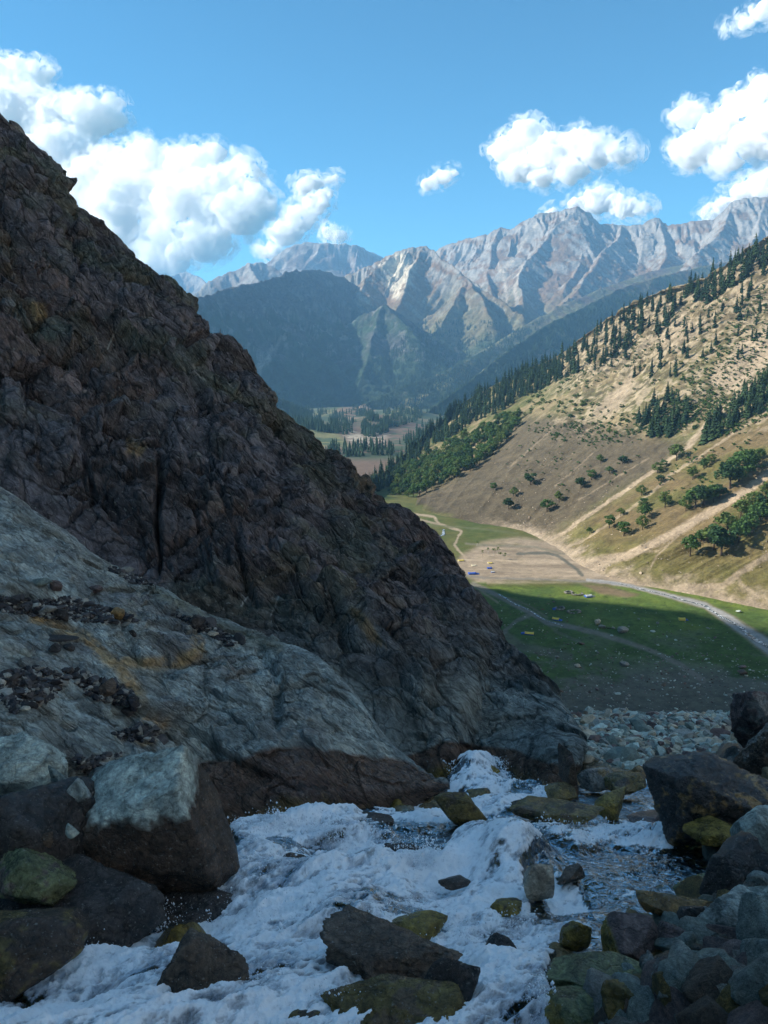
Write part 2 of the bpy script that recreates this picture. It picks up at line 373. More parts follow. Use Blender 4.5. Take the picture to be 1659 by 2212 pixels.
_, P_range = mountain('mountain_range', -9, 34, 3900, 10500, 900, 620, [
    dict(p=[(700, 640, 5600), (745, 598, 5600), (800, 572, 5600), (850, 550, 5550), (890, 538, 5500), (915, 534, 5500), (935, 548, 5420), (960, 568, 5300), (990, 588, 5150), (1012, 606, 5050), (1060, 640, 4850), (1125, 684, 4600)], k=.85, kl=.8, kr=.9, g=75, lam=150),
    dict(p=[(915, 534, 5500), (880, 590, 5250), (868, 640, 5050), (850, 700, 4800), (880, 760, 4500)], k=.8, g=45, lam=150),
    dict(p=[(850, 550, 5550), (800, 600, 5300), (770, 640, 5100)], k=.75, g=45, lam=150),
    dict(p=[(1012, 606, 5050), (985, 650, 4800), (960, 700, 4600), (905, 770, 4300), (870, 800, 4150)], k=.8, g=45, lam=130),
    dict(p=[(1012, 606, 5050), (1040, 650, 4700), (1060, 700, 4500)], k=.9, g=35, lam=110),
    dict(p=[(935, 552, 7600), (960, 535, 7500), (1000, 520, 7300), (1045, 511, 7100), (1080, 495, 7000), (1105, 499, 6950), (1125, 483, 6850), (1150, 472, 6800), (1163, 460, 6750), (1200, 461, 6700), (1240, 452, 6600), (1270, 466, 6600), (1292, 486, 6600), (1345, 487, 6550), (1385, 487, 6500), (1400, 474, 6480), (1418, 471, 6470), (1432, 488, 6450), (1500, 481, 6300), (1545, 477, 6250), (1580, 440, 6200), (1615, 430, 6150), (1660, 426, 6100), (1750, 450, 6000)], k=.82, g=70, lam=190, shear=.45),
    dict(p=[(1080, 495, 7000), (1060, 540, 6700), (1050, 590, 6300), (1065, 640, 5800)], k=.8, g=55, lam=150),
    dict(p=[(1150, 472, 6800), (1175, 530, 6500), (1195, 580, 6150), (1205, 620, 5800)], k=.85, g=60, lam=140),
    dict(p=[(1240, 452, 6600), (1180, 520, 6350), (1130, 575, 6000), (1120, 620, 5700), (1135, 660, 5400)], k=.82, g=55, lam=140),
    dict(p=[(1240, 452, 6600), (1262, 520, 6350), (1250, 570, 6000), (1225, 625, 5600)], k=.85, g=60, lam=140),
    dict(p=[(1345, 487, 6550), (1330, 520, 6300), (1290, 570, 5900), (1240, 640, 5400), (1190, 680, 5100)], k=.7, g=50, lam=140),
    dict(p=[(1420, 478, 6470), (1440, 540, 6100), (1420, 600, 5600)], k=.7, g=50, lam=150),
    dict(p=[(1590, 438, 6200), (1560, 500, 5900), (1500, 560, 5500)], k=.75, g=60, lam=150),
    dict(p=[(1660, 426, 6100), (1640, 500, 5800), (1600, 560, 5400)], k=.75, g=60, lam=150),
], col_range, seed=11, warp=60, rough=22, rsc=130, cut=-250)

_, P_dark = mountain('dark_mountain', -22, 6, 2350, 6200, 620, 480, [
    dict(p=[(430, 800, 2500), (560, 852, 2700), (620, 878, 2850), (680, 905, 3000), (735, 930, 3100)], k=.5, g=14, lam=90),
    dict(p=[(330, 745, 3500), (413, 655, 3700), (440, 645, 3800), (520, 622, 4100), (575, 610, 4350), (620, 592, 4600), (662, 587, 4850), (705, 590, 5050), (745, 603, 5250), (790, 640, 5400)], k=.85, kr=.8, kl=.85, g=125, lam=170),
    dict(p=[(780, 690, 4500), (832, 662, 4500), (870, 700, 4350), (905, 740, 4200)], k=.62, g=25, lam=120),
    dict(p=[(832, 662, 4500), (800, 740, 4200), (780, 810, 3900)], k=.6, g=25, lam=120),
], col_dark, seed=23, warp=60, rough=24, cut=-260)

_, P_spur = mountain('forested_spur', -9, 34, 2300, 7000, 800, 520, [
    dict(p=[(1760, 500, 6000), (1659, 535, 5850), (1500, 568, 5600), (1400, 590, 5400), (1300, 625, 5100), (1200, 668, 4700), (1120, 715, 4400), (1040, 760, 4100), (960, 805, 3800), (880, 835, 3600), (800, 868, 3400), (745, 905, 3250)], k=.42, g=22, lam=150),
    dict(p=[(1800, 530, 5500), (1760, 540, 5300), (1600, 560, 4900), (1480, 585, 4600), (1372, 612, 4350), (1290, 650, 4050), (1200, 692, 3750), (1120, 745, 3450), (1040, 800, 3150), (960, 860, 2900), (900, 915, 2700), (860, 965, 2600)], k=.85, g=30, lam=130),
], col_spur, seed=31, warp=40, rough=9, rsc=110, cut=-300)

# ================================================================== VALLEY FLOOR
def c1(pts): return [(778 + .531 * x, 994 + .531 * y) for x, y in pts]       # notes taken on enlargements of the photo
def c6(pts): return [(1037 + .375 * x, 518 + .375 * y) for x, y in pts]
Xf, Yf = polar_patch(-17, 40, 230, 4300, 1000, 900)
Pf = np.stack([Xf, Yf, 0 * Xf], -1)
base = -150 - 12 * sstep(1500, 3600, Yf)
Hf = base + 1.6 * fbm(Pf, 60, 5, 41) + .35 * fbm(Pf, 9, 3, 44) + 7 * fbm(Pf, 500, 3, 46) * sstep(1200, 2200, Yf)
# low terraces far down the valley
px, py = proj(np.stack([Xf, Yf, Hf], -1))
def bump(cx, cy, D, rx, ry, h):
    c = at(cx, cy, D); return h * np.exp(-(((Xf - c[0]) / rx) ** 2 + ((Yf - c[1]) / ry) ** 2))
Hf += bump(820, 925, 2300, 90, 160, 28) + bump(640, 930, 2000, 130, 170, 24) + bump(740, 900, 2900, 90, 200, 30) + bump(880, 900, 2700, 90, 200, 35)
Pf = np.stack([Xf, Yf, Hf], -1)
n1 = fbm(Pf, 40, 5, 51, .6); n2 = fbm(Pf, 9, 4, 53, .6); n3 = fbm(Pf, 3, 3, 55, .6); nb = fbm(Pf, 90, 4, 57)
wx = px + n1 * 10; wy = py + n2 * 3
GRASS = np.array([.060, .080, .018]); GRASS2 = np.array([.095, .095, .027]); SAND = np.array([.30, .235, .165]); RUB = np.array([.105, .105, .080]); MEAD = np.array([.055, .095, .020])
cf = mixc(np.broadcast_to(GRASS2, Pf.shape), GRASS, sstep(-.2, .2, n1))
cf = mixc(cf, SAND * .9, polymask(wx, wy, c1([(400, 395), (500, 335), (640, 315), (800, 330), (900, 370), (1000, 385), (1200, 330), (1330, 300), (1659, 250), (1700, 600), (1560, 590), (1420, 570), (1250, 545), (1100, 528), (1000, 495), (760, 490), (600, 492), (480, 500), (380, 440)]), 8) * sstep(-.55, -.1, n1 + n2 * .5 + .12))
cf = mixc(cf, GRASS2, polymask(wx, wy, c1([(250, 340), (330, 325), (390, 330), (400, 400), (330, 400)]), 5))
cf = mixc(cf, GRASS2 * 1.1, sstep(0, .3, n1 - .02) * polymask(wx, wy, c1([(960, 450), (1180, 470), (1300, 500), (1659, 590), (1659, 380), (1300, 420)]), 10) * .8)
brd = fbm(np.stack([Xf * .35 + Yf * .15, Yf * 1.6, 0 * Xf], -1), 26, 5, 59, .6)
flat_ = polymask(wx, wy, c1([(380, 440), (430, 395), (520, 340), (640, 320), (900, 375), (1000, 400), (1000, 490), (480, 500)]), 10)
cf = mixc(cf, np.array([.17, .13, .09]), sstep(.05, .25, brd) * flat_ * .6)
cf = mixc(cf, SAND * 1.25, sstep(.05, .25, -brd) * flat_ * .7)
# meadow in front: green, then stony towards the foot of the slope
mea = sstep(1262, 1272, wy + (wx < 1050) * 8)
gm = mixc(np.broadcast_to(MEAD * .9, Pf.shape), np.array([.115, .150, .025]), sstep(-.1, .35, nb + n1 * .6 + (1310 - py) / 180))
gm = mixc(gm, RUB, sstep(-.15, .25, n1 * .8 + n2 * .5 + nb + (py - 1452) / 150))
gm = mixc(gm, RUB * .8, sstep(1440, 1530, py + n1 * 50))
gm = mixc(gm, RUB * .5, sstep(.3, .42, n3 + n2 * .3) * .8)
gm = mixc(gm, MEAD * 1.1, sstep(.1, .3, nb + n2 * .6) * .5 * sstep(1470, 1420, py))
gm = gm * (1 + .5 * n3 + .4 * n2)[..., None].clip(.55, 1.5)
gm = mixc(gm, MEAD * .55, sstep(.2, .3, n2 + n3 * .4) * (py < 1430) * .7)
cf = mixc(cf, gm, mea)
cf = mixc(cf, np.array([.17, .11, .075]), polymask(wx, wy, c1([(905, 505), (1000, 512), (1130, 548), (1080, 560), (980, 545)]), 5) * .8)
PATH = np.array([.22, .19, .165])
for pl, w, cc, s in (([(110, 205), (300, 230), (325, 262), (410, 287), (385, 345), (420, 388), (450, 430)], 2.2, SAND * 1.05, .9), ([(325, 262), (240, 240), (110, 212)], 2, SAND, .8),
                  ([(460, 505), (540, 540), (620, 585), (700, 625), (760, 662), (870, 680), (1000, 712), (1150, 762), (1300, 830), (1400, 900)], 5, PATH * .75, .8),
                  ([(580, 700), (640, 650), (700, 625)], 4, PATH * .7, .7), ([(600, 560), (680, 590), (760, 640)], 2, SAND * .5, .6), ([(480, 520), (560, 580)], 2, SAND * .7, .7),
                  ([(760, 662), (800, 700), (900, 740)], 3, PATH * .6, .4), ([(580, 710), (660, 760), (850, 800)], 9, PATH * .55, .5), ([(640, 380), (760, 378), (800, 388), (850, 420), (905, 468)], 3.0, np.array([.10, .10, .08]), .9),
                  ([(400, 465), (500, 478), (700, 484), (900, 492), (1000, 500)], 2.2, np.array([.16, .15, .13]), .7), ([(430, 340), (500, 345), (700, 352), (830, 382)], 2, np.array([.15, .14, .10]), .7),
                  ([(130, 255), (350, 270), (500, 280), (640, 298)], 2, np.array([.10, .11, .05]), .7)):
    cf = mixc(cf, cc, (1 - sstep(w * .6, w * 1.5, seg_dist(wx + n2 * 5, wy + n3, c1(pl)))) * s)
RIV = [(930, 488), (1010, 497), (1100, 512), (1250, 550), (1400, 590), (1500, 650), (1600, 720), (1700, 790)]
wr = np.interp(px, [1270, 1450, 1560, 1659], [3.5, 5, 9, 14])
dr = seg_dist(wx, wy, c1(RIV))
cf = mixc(cf, np.array([.27, .26, .245]), 1 - sstep(.7, 1.2, dr / wr))
cf = mixc(cf, SAND * .8, (1 - sstep(.9, 1.6, dr / wr)) * sstep(.9, 1.0, dr / wr) * .6)
# far valley floor
far = sstep(1085, 1070, py)
cf = mixc(cf, np.array([.13, .085, .065]), sstep(1060, 1040, py) * .9)
cf = mixc(cf, np.array([.15, .14, .055]), polymask(wx, wy, [(600, 890), (700, 920), (760, 965), (700, 965), (600, 930)], 6))
cf = mixc(cf, PALE * .8, polymask(wx + n1 * 10, wy + n1 * 8, [(735, 925), (790, 945), (830, 930), (842, 938), (820, 968), (770, 962), (740, 945)], 4) * sstep(-.2, .1, n2 + n1) * .8)
cf = mixc(cf, np.array([.12, .115, .055]), sstep(925, 905, py))
cf = mixc(cf, np.array([.19, .125, .08]), polymask(wx, wy, [(720, 905), (750, 880), (800, 868), (810, 890), (770, 912)], 5))
cf = mixc(cf, FOREST * 1.5, sstep(-.12, .05, n1 + nb * 1.5 + .02) * sstep(1000, 985, py) * (1 - polymask(px, py, [(735, 925), (842, 925), (842, 968), (740, 968)], 10)) * .85)
floor_o = grid_obj('valley_floor', Pf, M_floor, {'Col': cf.reshape(-1, 3)}); tag(floor_o, kind='structure')

# water of the valley stream as its own sheet
def ribbon(name, pts_px, w_px, z_off, mat, step=6, wob=0.25):
    pts = []; q = c1(pts_px)
    for (x0, y0), (x1, y1) in zip(q[:-1], q[1:]):
        k = max(2, int(math.hypot(x1 - x0, y1 - y0) / step))
        pts += [(x0 + (x1 - x0) * i / k, y0 + (y1 - y0) * i / k) for i in range(k)]
    pts.append(q[-1]); V = []
    for i, (x, y) in enumerate(pts):
        cy = (1106 - y) / FPX; D = -150 / ((-SP + CP * cy) / (CP + SP * cy)); p = at(x, y, D)
        a = pts[max(0, i - 1)]; b = pts[min(len(pts) - 1, i + 1)]
        pa = p; w = w_px(x) * D / FPX * (1 + wob * math.sin(i * 1.7) + wob * math.sin(i * .61))
        Da = [-150 / ((-SP + CP * (1106 - t[1]) / FPX) / (CP + SP * (1106 - t[1]) / FPX)) for t in (a, b)]
        A = at(*a, Da[0]); B = at(*b, Da[1]); t = B - A; t /= np.linalg.norm(t); nrm = np.array([-t[1], t[0], 0])
        off = nrm * w * .6 * math.sin(i * .43)
        V.append([p + off + nrm * w * s for s in (-1, -.5, 0, .5, 1)])
    V = np.array(V)
    fv = Vector
    for row in V:
        for v in row:
            h = FLOOR_BVH.ray_cast(Vector((v[0], v[1], 500)), Vector((0, 0, -1)))
            v[2] = (h[0].z if h[0] else -150)
        row[:, 2] = row[:, 2].max() + z_off
    return grid_obj(name, V, mat)
def bvh_of(P, skip=1):
    Q = P[::skip, ::skip]; m, n = Q.shape[:2]
    return BVHTree.FromPolygons(Q.reshape(-1, 3).tolist(), grid_faces(m, n).tolist())
FLOOR_BVH = bvh_of(Pf[:560], 2); FLOOR_BVH2 = bvh_of(Pf[500:], 2)
mw, nt = nodes('river_water'); n = N(nt); g = n('ShaderNodeTexCoord').outputs['Object']
f = n.ramp(n.noise(g, .5, 6, .7, 1.0), .5, .58)
cc = n.mix(f, (.06, .085, .10), (.75, .78, .8)); b = n('ShaderNodeBsdfPrincipled', Roughness=.25, Normal=n('ShaderNodeBump', Strength=.6, Distance=.4, Height=n.noise(g, .8, 5)).outputs[0])
nt.links.new(cc, b.inputs['Base Color']); o = n('ShaderNodeOutputMaterial'); nt.links.new(b.outputs[0], o.inputs[0])
rv = ribbon('river', [(1010, 499), (1100, 514), (1250, 552), (1400, 592), (1500, 652), (1600, 722), (1700, 792)], lambda x: np.interp(x, [1270, 1500, 1659], [1.0, 3, 7]), .25, mw); tag(rv, kind='structure')
rv = ribbon('creek', [(560, 545), (620, 578), (700, 620), (760, 655), (830, 678)], lambda x: 1.6, .15, mw, 4, .5); tag(rv, kind='structure')
rv = ribbon('creek', [(240, 328), (300, 318), (335, 305), (340, 282)], lambda x: 2.2, .2, mw, 4, .4); tag(rv, kind='structure')

# ================================================================== NEAR RIGHT HILLSIDE
PAIRS = [((770, 1086, 905), (760, 1095, 860)), ((845, 1030, 1120), (800, 1098, 858)), ((900, 975, 1300), (840, 1100, 856)), ((950, 930, 1390), (862, 1104, 855)),
         ((1000, 890, 1400), (885, 1109, 858)), ((1100, 835, 1335), (918, 1115, 835)), ((1200, 792, 1270), (950, 1120, 815)), ((1300, 722, 1200), (995, 1130, 797)), ((1400, 668, 1130), (1040, 1138, 780)),
         ((1500, 640, 1070), (1085, 1148, 760)), ((1580, 590, 1035), (1108, 1153, 750)), ((1659, 548, 1000), (1130, 1158, 740)), ((530, 945, 158.), (1160, 1172, 712)),
         ((600, 880, 172.), (1190, 1190, 680)), ((645, 820, 182.), (1222, 1210, 640)), ((690, 760, 190.), (1250, 1225, 605)), ((720, 710, 198.), (1290, 1242, 578)), ((750, 660, 205.), (1330, 1255, 560)),
         ((800, 560, 215.), (1450, 1275, 535)), ((850, 450, 220.), (1659, 1320, 490)), ((900, 340, 230.), (1900, 1400, 440))]
Nn_, Mm_ = 1100, 620
kc = np.array([at(*c) if i < 12 else np.array(c, float) for i, (c, f_) in enumerate(PAIRS)]); kf = np.array([at(*f_) for c, f_ in PAIRS])
_wt = np.array([0, .5, 1, 1.6, 2.2, 3.2, 4.2, 5.2, 6.2, 7.2, 8, 8.8, 9.7, 10.6, 11.5, 12.5, 13.4, 14.3, 16, 18.2, 19.4])
_u = np.interp(np.linspace(0, 19.4, Nn_), _wt, np.arange(len(PAIRS)))
rc = catmull(kc, _u); rf = catmull(kf, _u); rf[:, 2] = -152.0
under = rf.copy(); under[:, 1] -= 30; under[:, 0] -= 30; under[:, 2] = -158
mid1 = rf * .72 + rc * .28; mid1[:, 2] -= 11
mid2 = rf * .4 + rc * .6; mid2[:, 2] -= 3
dirb = rc - rf; dirb[:, 2] = 0; dirb /= np.linalg.norm(dirb, axis=1)[:, None]
b1 = rc + dirb * 60 + np.array([0, 0, -14]); b2 = rc + dirb * 500 + np.array([0, 0, -330.])
Ph = loft([under, rf, mid1, mid2, rc, b1, b2], Nn_, Mm_, vs=[0, .08, 1, 2, 3, 3.2, 3.5])
u = np.linspace(0, 1, Nn_)[None, :]; v = np.linspace(0, 3.5, Mm_)[:, None]
Nh = normals(Ph); Nh = np.where(Nh[..., 2:] < 0, -Nh, Nh); px, py = proj(Ph)
inner = sstep(.1, .5, v) * (1 - .6 * sstep(2.85, 3.0, v) * (1 - sstep(3.0, 3.2, v)))
gul = 1 - 2 * np.abs(perlin(np.stack([u * 26 + .0 * v + .25 * np.sin(v * 2), v * .45 + 0 * u, 0 * u * v + 3], -1), 61))
gul2 = 1 - 2 * np.abs(perlin(np.stack([u * 70 + .25 * np.sin(v * 3), v * .9 + 0 * u, 0 * u * v + 5], -1), 62))
crag = sstep(1.7, 2.3, v + .3 * (u * 0 + perlin(np.stack([u * 9 + 0 * v, v + 0 * u, 0 * u * v], -1), 64))) * sstep(1180, 1300, px)
gm_ = .35 + .65 * sstep(-.25, .3, fbm(Ph, 120, 3, 63))
disp = inner * gm_ * (-4.5 * (.8 - gul) - 1.0 * (.8 - gul2) * (1 - .8 * sstep(1350, 1200, px))) * (1 - .55 * sstep(1350, 1150, px)) + inner * 3 * fbm(Ph, 60, 4, 66) + inner * .8 * fbm(Ph, 10, 4, 67) + crag * inner * 8 * fbm(Ph, 22, 5, 68, .6, ridged=True)
Ph = Ph + Nh * disp[..., None]
Nh = normals(Ph); Nh = np.where(Nh[..., 2:] < 0, -Nh, Nh)
px, py = proj(Ph); n1 = fbm(Ph, 45, 5, 71, .6); n2 = fbm(Ph, 10, 4, 73, .6); n3 = fbm(Ph, 3, 3, 75, .6); wx = px + n2 * 12; wy = py + n1 * 14
TAN = np.array([.20, .155, .082]); BRN_SHADE = np.array([.086, .068, .042]); OLI = np.array([.108, .098, .030]); PAL = np.array([.33, .255, .175])
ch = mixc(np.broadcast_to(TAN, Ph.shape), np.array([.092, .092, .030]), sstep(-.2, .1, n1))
ch = mixc(ch, BRN_SHADE, polymask(wx, wy, [(760, 1090), (860, 1075), (960, 1040), (1060, 975), (1130, 900), (1220, 900), (1300, 915), (1480, 960), (1440, 1010), (1330, 1070), (1240, 1125), (1180, 1165), (1080, 1160), (900, 1120)], 22))  # brown ground with the soft cloud shade painted into its colour
low = polymask(wx, wy, [(1180, 1190), (1240, 1140), (1350, 1070), (1480, 975), (1659, 900), (2200, 700), (2200, 1500), (1300, 1500), (1150, 1300)], 20)
ch = mixc(ch, mixc(np.broadcast_to(OLI, Ph.shape), np.array([.135, .097, .045]), sstep(-.15, .25, n1 + .1)), low)
ch = mixc(ch, OLI * 1.05, sstep(1130, 1240, wy - (wx - 1400) * .1 + n1 * 60) * .7 * low)
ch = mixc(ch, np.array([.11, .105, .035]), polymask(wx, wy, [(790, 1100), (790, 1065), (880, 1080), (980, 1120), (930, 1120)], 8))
# bare crags and slides in the upper part
ch = mixc(ch, np.array([.10, .075, .045]), sstep(.0, .25, -n2 + n1 * .3 + crag * .15) * sstep(980, 880, wy) * sstep(1130, 1260, wx) * .7)
ch = mixc(ch, PAL * 1.05, sstep(.0, .22, n2 + n1 * .5 + crag * .12) * sstep(980, 880, wy) * sstep(1130, 1260, wx) * .75)
for pg, s in (([(1659, 690), (1600, 745), (1545, 790), (1530, 830), (1585, 850), (1640, 805), (1700, 790)], .95), ([(1290, 880), (1330, 840), (1365, 800), (1375, 830), (1350, 870), (1310, 905), (1275, 900)], .8), ([(1420, 700), (1470, 680), (1530, 700), (1480, 740), (1430, 760)], .5)):
    ch = mixc(ch, PAL * .95, polymask(wx, wy, pg, 9) * s * sstep(-.5, -.1, n2 + .1))
for pl, w, s in (([(1760, 990), (1659, 1022), (1620, 1055), (1560, 1090), (1468, 1145), (1400, 1180), (1356, 1200), (1300, 1212), (1240, 1222)], 9, .95), ([(1487, 964), (1412, 1017), (1337, 1069), (1262, 1118), (1217, 1152), (1180, 1168)], 4, .9),
              ([(1700, 790), (1659, 810), (1622, 832), (1569, 878), (1524, 919), (1487, 964)], 6, .9), ([(1449, 1032), (1356, 1103), (1262, 1167), (1220, 1185)], 2.5, .6),
              ([(1750, 840), (1659, 885), (1581, 938), (1506, 990), (1440, 1030)], 2.5, .7), ([(1800, 1140), (1649, 1206), (1590, 1243), (1564, 1265), (1458, 1270)], 7, .8), ([(1640, 1290), (1600, 1262), (1590, 1240)], 4, .6),
              ([(1250, 1215), (1300, 1200), (1420, 1190), (1450, 1160), (1480, 1140)], 3, .4), ([(1405, 1225), (1420, 1200), (1470, 1150)], 2.5, .6), ([(1280, 980), (1200, 1050)], 1.5, .35), ([(1190, 930), (1100, 1010)], 1.5, .35), ([(1400, 990), (1250, 1080)], 1.5, .35)):
    ch = mixc(ch, PAL, (1 - sstep(w * .55, w * 1.4, seg_dist(px + n2 * 7, py + n3 * 5, pl))) * s)
ch = mixc(ch, SAND, sstep(.28, .12, v + n2 * .15 + 0 * px) * sstep(1010, 1140, px) * sstep(-.4, 0, n1 + .2))
ch = mixc(ch, PAL * 1.1, sstep(.42, .5, n3 + n2 * .25) * .35)
ch = mixc(ch, np.array([.045, .05, .02]), sstep(.2, .4, n3 * .6 - n2 * .5) * .5)
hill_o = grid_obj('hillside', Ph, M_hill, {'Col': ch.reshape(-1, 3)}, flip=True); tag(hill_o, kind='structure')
HILL_BVH = bvh_of(Ph, 2)

# ================================================================== THE MOUNTAIN WE STAND ON (left and behind; shades the stream and meadow)
xs = np.linspace(-900, 320, 420); ys = np.linspace(-700, 720, 440)
Xm, Ym = np.meshgrid(xs, ys)
Hm, _, _ = ridge_height(Xm, Ym, [
    dict(world=1, p=[(-520, -700, 420), (-430, -300, 350), (-380, 0, 300), (-380, 250, 255), (-380, 400, 238), (-380, 490, 228), (-382, 535, 205), (-385, 560, 140), (-388, 585, 20), (-392, 640, -150)], k=.95, g=6, lam=80)], 12, 90, 81, -400)
dd = np.hypot(Xm * .9, Ym - 4); Hc = -9 - np.where(Ym > 0, .62, .0) * np.maximum(0, Ym - 14) - .35 * np.maximum(0, Xm - 12) - .0 * dd
Hc = np.minimum(Hc, -9 - .5 * np.maximum(0, dd - 16))
Hm = np.maximum(Hm, Hc); Hm = Hm + 2.5 * fbm(np.stack([Xm, Ym, Hm], -1), 40, 4, 83) * sstep(20, 80, dd)
near = np.exp(-((Xm / 60) ** 2 + (Ym / 70) ** 2)); Hm = np.where(dd < 45, np.minimum(Hm, -9.0), Hm)
Pm = np.stack([Xm, Ym, np.maximum(Hm, -170)], -1)
o = grid_obj('mountainside', Pm, M_far, {'Col': np.broadcast_to(np.array([.10, .085, .065]), Pm.shape).reshape(-1, 3)}); tag(o, kind='structure')

# valley side added unseen to the right and behind, paled to bounce fill light
xs = np.linspace(180, 3200, 260); ys = np.linspace(-2600, 430, 300); Xr, Yr = np.meshgrid(xs, ys)
Hr, _, _ = ridge_height(Xr, Yr, [dict(world=1, p=[(900, 335, 222), (1200, 120, 480), (1250, -200, 800), (1350, -700, 950), (1400, -1300, 980), (1500, -2600, 1000)], k=.75, g=60, lam=220)], 30, 300, 181, -400)
edge_ = sstep(300, 380, Yr + .16 * (Xr - 300)); Hr = Hr - 260 * edge_ + 10 * fbm(np.stack([Xr, Yr, Hr], -1), 90, 4, 183)
Pr = np.stack([Xr, Yr, np.maximum(Hr, -175)], -1); nr_ = fbm(Pr, 120, 4, 185)
o = grid_obj('hillside', Pr, M_hill, {'Col': mixc(np.broadcast_to(np.array([.52, .51, .50]), Pr.shape), np.array([.30, .26, .18]), sstep(-.1, .3, nr_)).reshape(-1, 3)}); tag(o, kind='structure')
xs = np.linspace(-900, 400, 60); ys = np.linspace(-2600, 330, 80); Xr, Yr = np.meshgrid(xs, ys)
o = grid_obj('valley_floor', np.stack([Xr, Yr, np.full(Xr.shape, -151.5)], -1), M_floor, {'Col': np.broadcast_to(RUB, Xr.shape + (3,)).reshape(-1, 3)}); tag(o, kind='structure')

# ================================================================== FOREGROUND ROCK
GZ, GS = -2.0, 0.33                      # the torrent falls away from the camera: z = GZ - GS*y
FLAT_ROCK = True
def gD(py):
    cy = (1106.0 - np.asarray(py, float)) / FPX; zy = (-SP + CP * cy) / (CP + SP * cy)
    return -GZ / np.maximum(-zy - GS, .05)
SLATE = np.array([.215, .245, .235]); PURP = np.array([.120, .108, .114]); DGREEN = np.array([.095, .108, .082]); OCHRE = np.array([.40, .27, .12]); WETB = np.array([.105, .068, .050]); MOSS = np.array([.20, .135, .022])
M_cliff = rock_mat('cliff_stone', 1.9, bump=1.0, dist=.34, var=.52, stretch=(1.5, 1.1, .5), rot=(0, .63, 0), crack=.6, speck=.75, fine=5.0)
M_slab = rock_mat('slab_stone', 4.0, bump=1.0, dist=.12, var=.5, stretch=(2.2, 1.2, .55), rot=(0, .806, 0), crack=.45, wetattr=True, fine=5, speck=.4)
M_bould = rock_mat('boulder_stone', 5.0, bump=1.0, dist=.07, var=.5, crack=.35, wetattr=True, fine=6, speck=.45)
M_pebble = rock_mat('pebble_stone', 9.0, bump=.5, dist=.02, var=.3, crack=.15)

# ---- dark cliff
sil = [(-330, -60, 33), (-120, 150, 31), (0, 268, 30), (30, 285, 30), (60, 312, 29.8), (95, 360, 29.6), (120, 397, 29.4), (150, 440, 29.2), (185, 462, 29), (225, 492, 28.8), (262, 530, 28.6), (300, 570, 28.3), (345, 605, 28), (392, 652, 27.7), (430, 702, 27.4), (462, 742, 27.2), (495, 752, 27), (520, 775, 26.8), (552, 815, 26.5), (584, 860, 26.2), (592, 888, 26), (640, 925, 25.6), (700, 985, 25), (760, 1045, 24), (800, 1076, 23.5), (860, 1130, 22.5), (930, 1190, 21.5), (985, 1240, 20.5), (1012, 1278, 20), (1040, 1315, 19.3), (1070, 1370, 18.4), (1110, 1430, 17.2), (1150, 1490, 15.8), (1200, 1550, 13.9), (1232, 1600, 12.3), (1246, 1650, 11.0)]
cre = [(-330, 930, 14.8), (0, 1072, 13.2), (60, 1110, 13), (130, 1160, 12.8), (200, 1215, 12.6), (300, 1272, 12.2), (350, 1285, 12), (430, 1340, 11.7), (500, 1372, 11.4), (600, 1408, 11.1), (690, 1440, 10.8), (760, 1512, 10.4), (830, 1600, 9.9), (900, 1670, 9.5), (962, 1700, 9.2), (1015, 1660, 10.2), (1110, 1672, 9.8), (1180, 1704, 9.0), (1226, 1694, 9.3), (1246, 1665, 10.2)]
nC, mC = 820, 520
R0 = resample(cre, nC); R3 = resample(sil, nC); low = R0 + np.array([0, .5, -.8])
m1 = R0 * .75 + R3 * .25; m1 += np.array([0, -.35, .5]); m2 = R0 * .45 + R3 * .55 + np.array([0, -.3, .55]); m3 = R0 * .18 + R3 * .82 + np.array([0, -.1, .35])
bk1 = R3 + np.array([-.9, 2.0, -1.5]); bk2 = R3 + np.array([-3, 6, -14.])
Pc = loft([low, R0, m1, m2, m3, R3, bk1, bk2], nC, mC, vs=[0, .1, 1, 2, 3, 3.8, 3.98, 4.3])
v = np.linspace(0, 4.3, mC)[:, None]
Nc = normals(Pc); Nc = Nc * np.sign((Nc * -Pc).sum(-1, keepdims=True) + 1e-9) if False else Nc
if Nc[mC // 2, nC // 2] @ Pc[mC // 2, nC // 2] > 0: Nc = -Nc
px, py = proj(Pc)
dist = Pc[..., 1] / 20.0                                    # coarser breaks high on the face, finer near us
W = Pc + .55 * np.stack([fbm(Pc, 2.2, 3, 91), fbm(Pc, 2.2, 3, 92), fbm(Pc, 2.2, 3, 93)], -1)
# joints dip to the lower right
ax = np.array([.55, -.35, -.76]); al = (W @ ax)[..., None]; W2 = W - ax * al * .55
f1, f2, h1, h2, t1 = voro(W2, 2.6, 3); g1, g2, k1, k2, s1 = voro(W2 + 7, 1.0, 4); e1, e2, q1, q2, s2 = voro(W2 + 3, .42, 5)
edge = sstep(.12, .5, v) * (1 - .82 * sstep(3.2, 3.75, v))
rid = fbm(W2, 4.0, 5, 95, .55, ridged=True)
W3 = W - ax * al * .86; strk = fbm(W3, .9, 5, 97, .6, ridged=True)
disp = .34 * t1 + .20 * (h1 - .5) + .26 * strk - .20 * (1 - sstep(0, .08, f2 - f1)) + .32 * s1 + .12 * (k1 - .5) - .13 * (1 - sstep(0, .10, g2 - g1)) + .20 * s2 + .07 * (q1 - .5) - .05 * (1 - sstep(0, .12, e2 - e1)) + .18 * rid + .10 * fbm(W2, .5, 4, 96, .6, ridged=True) + .075 * fbm(W3 * 1.0, .22, 3, 98, .6, ridged=True) + .06 * perlin(W2 / .13, 99) - .14
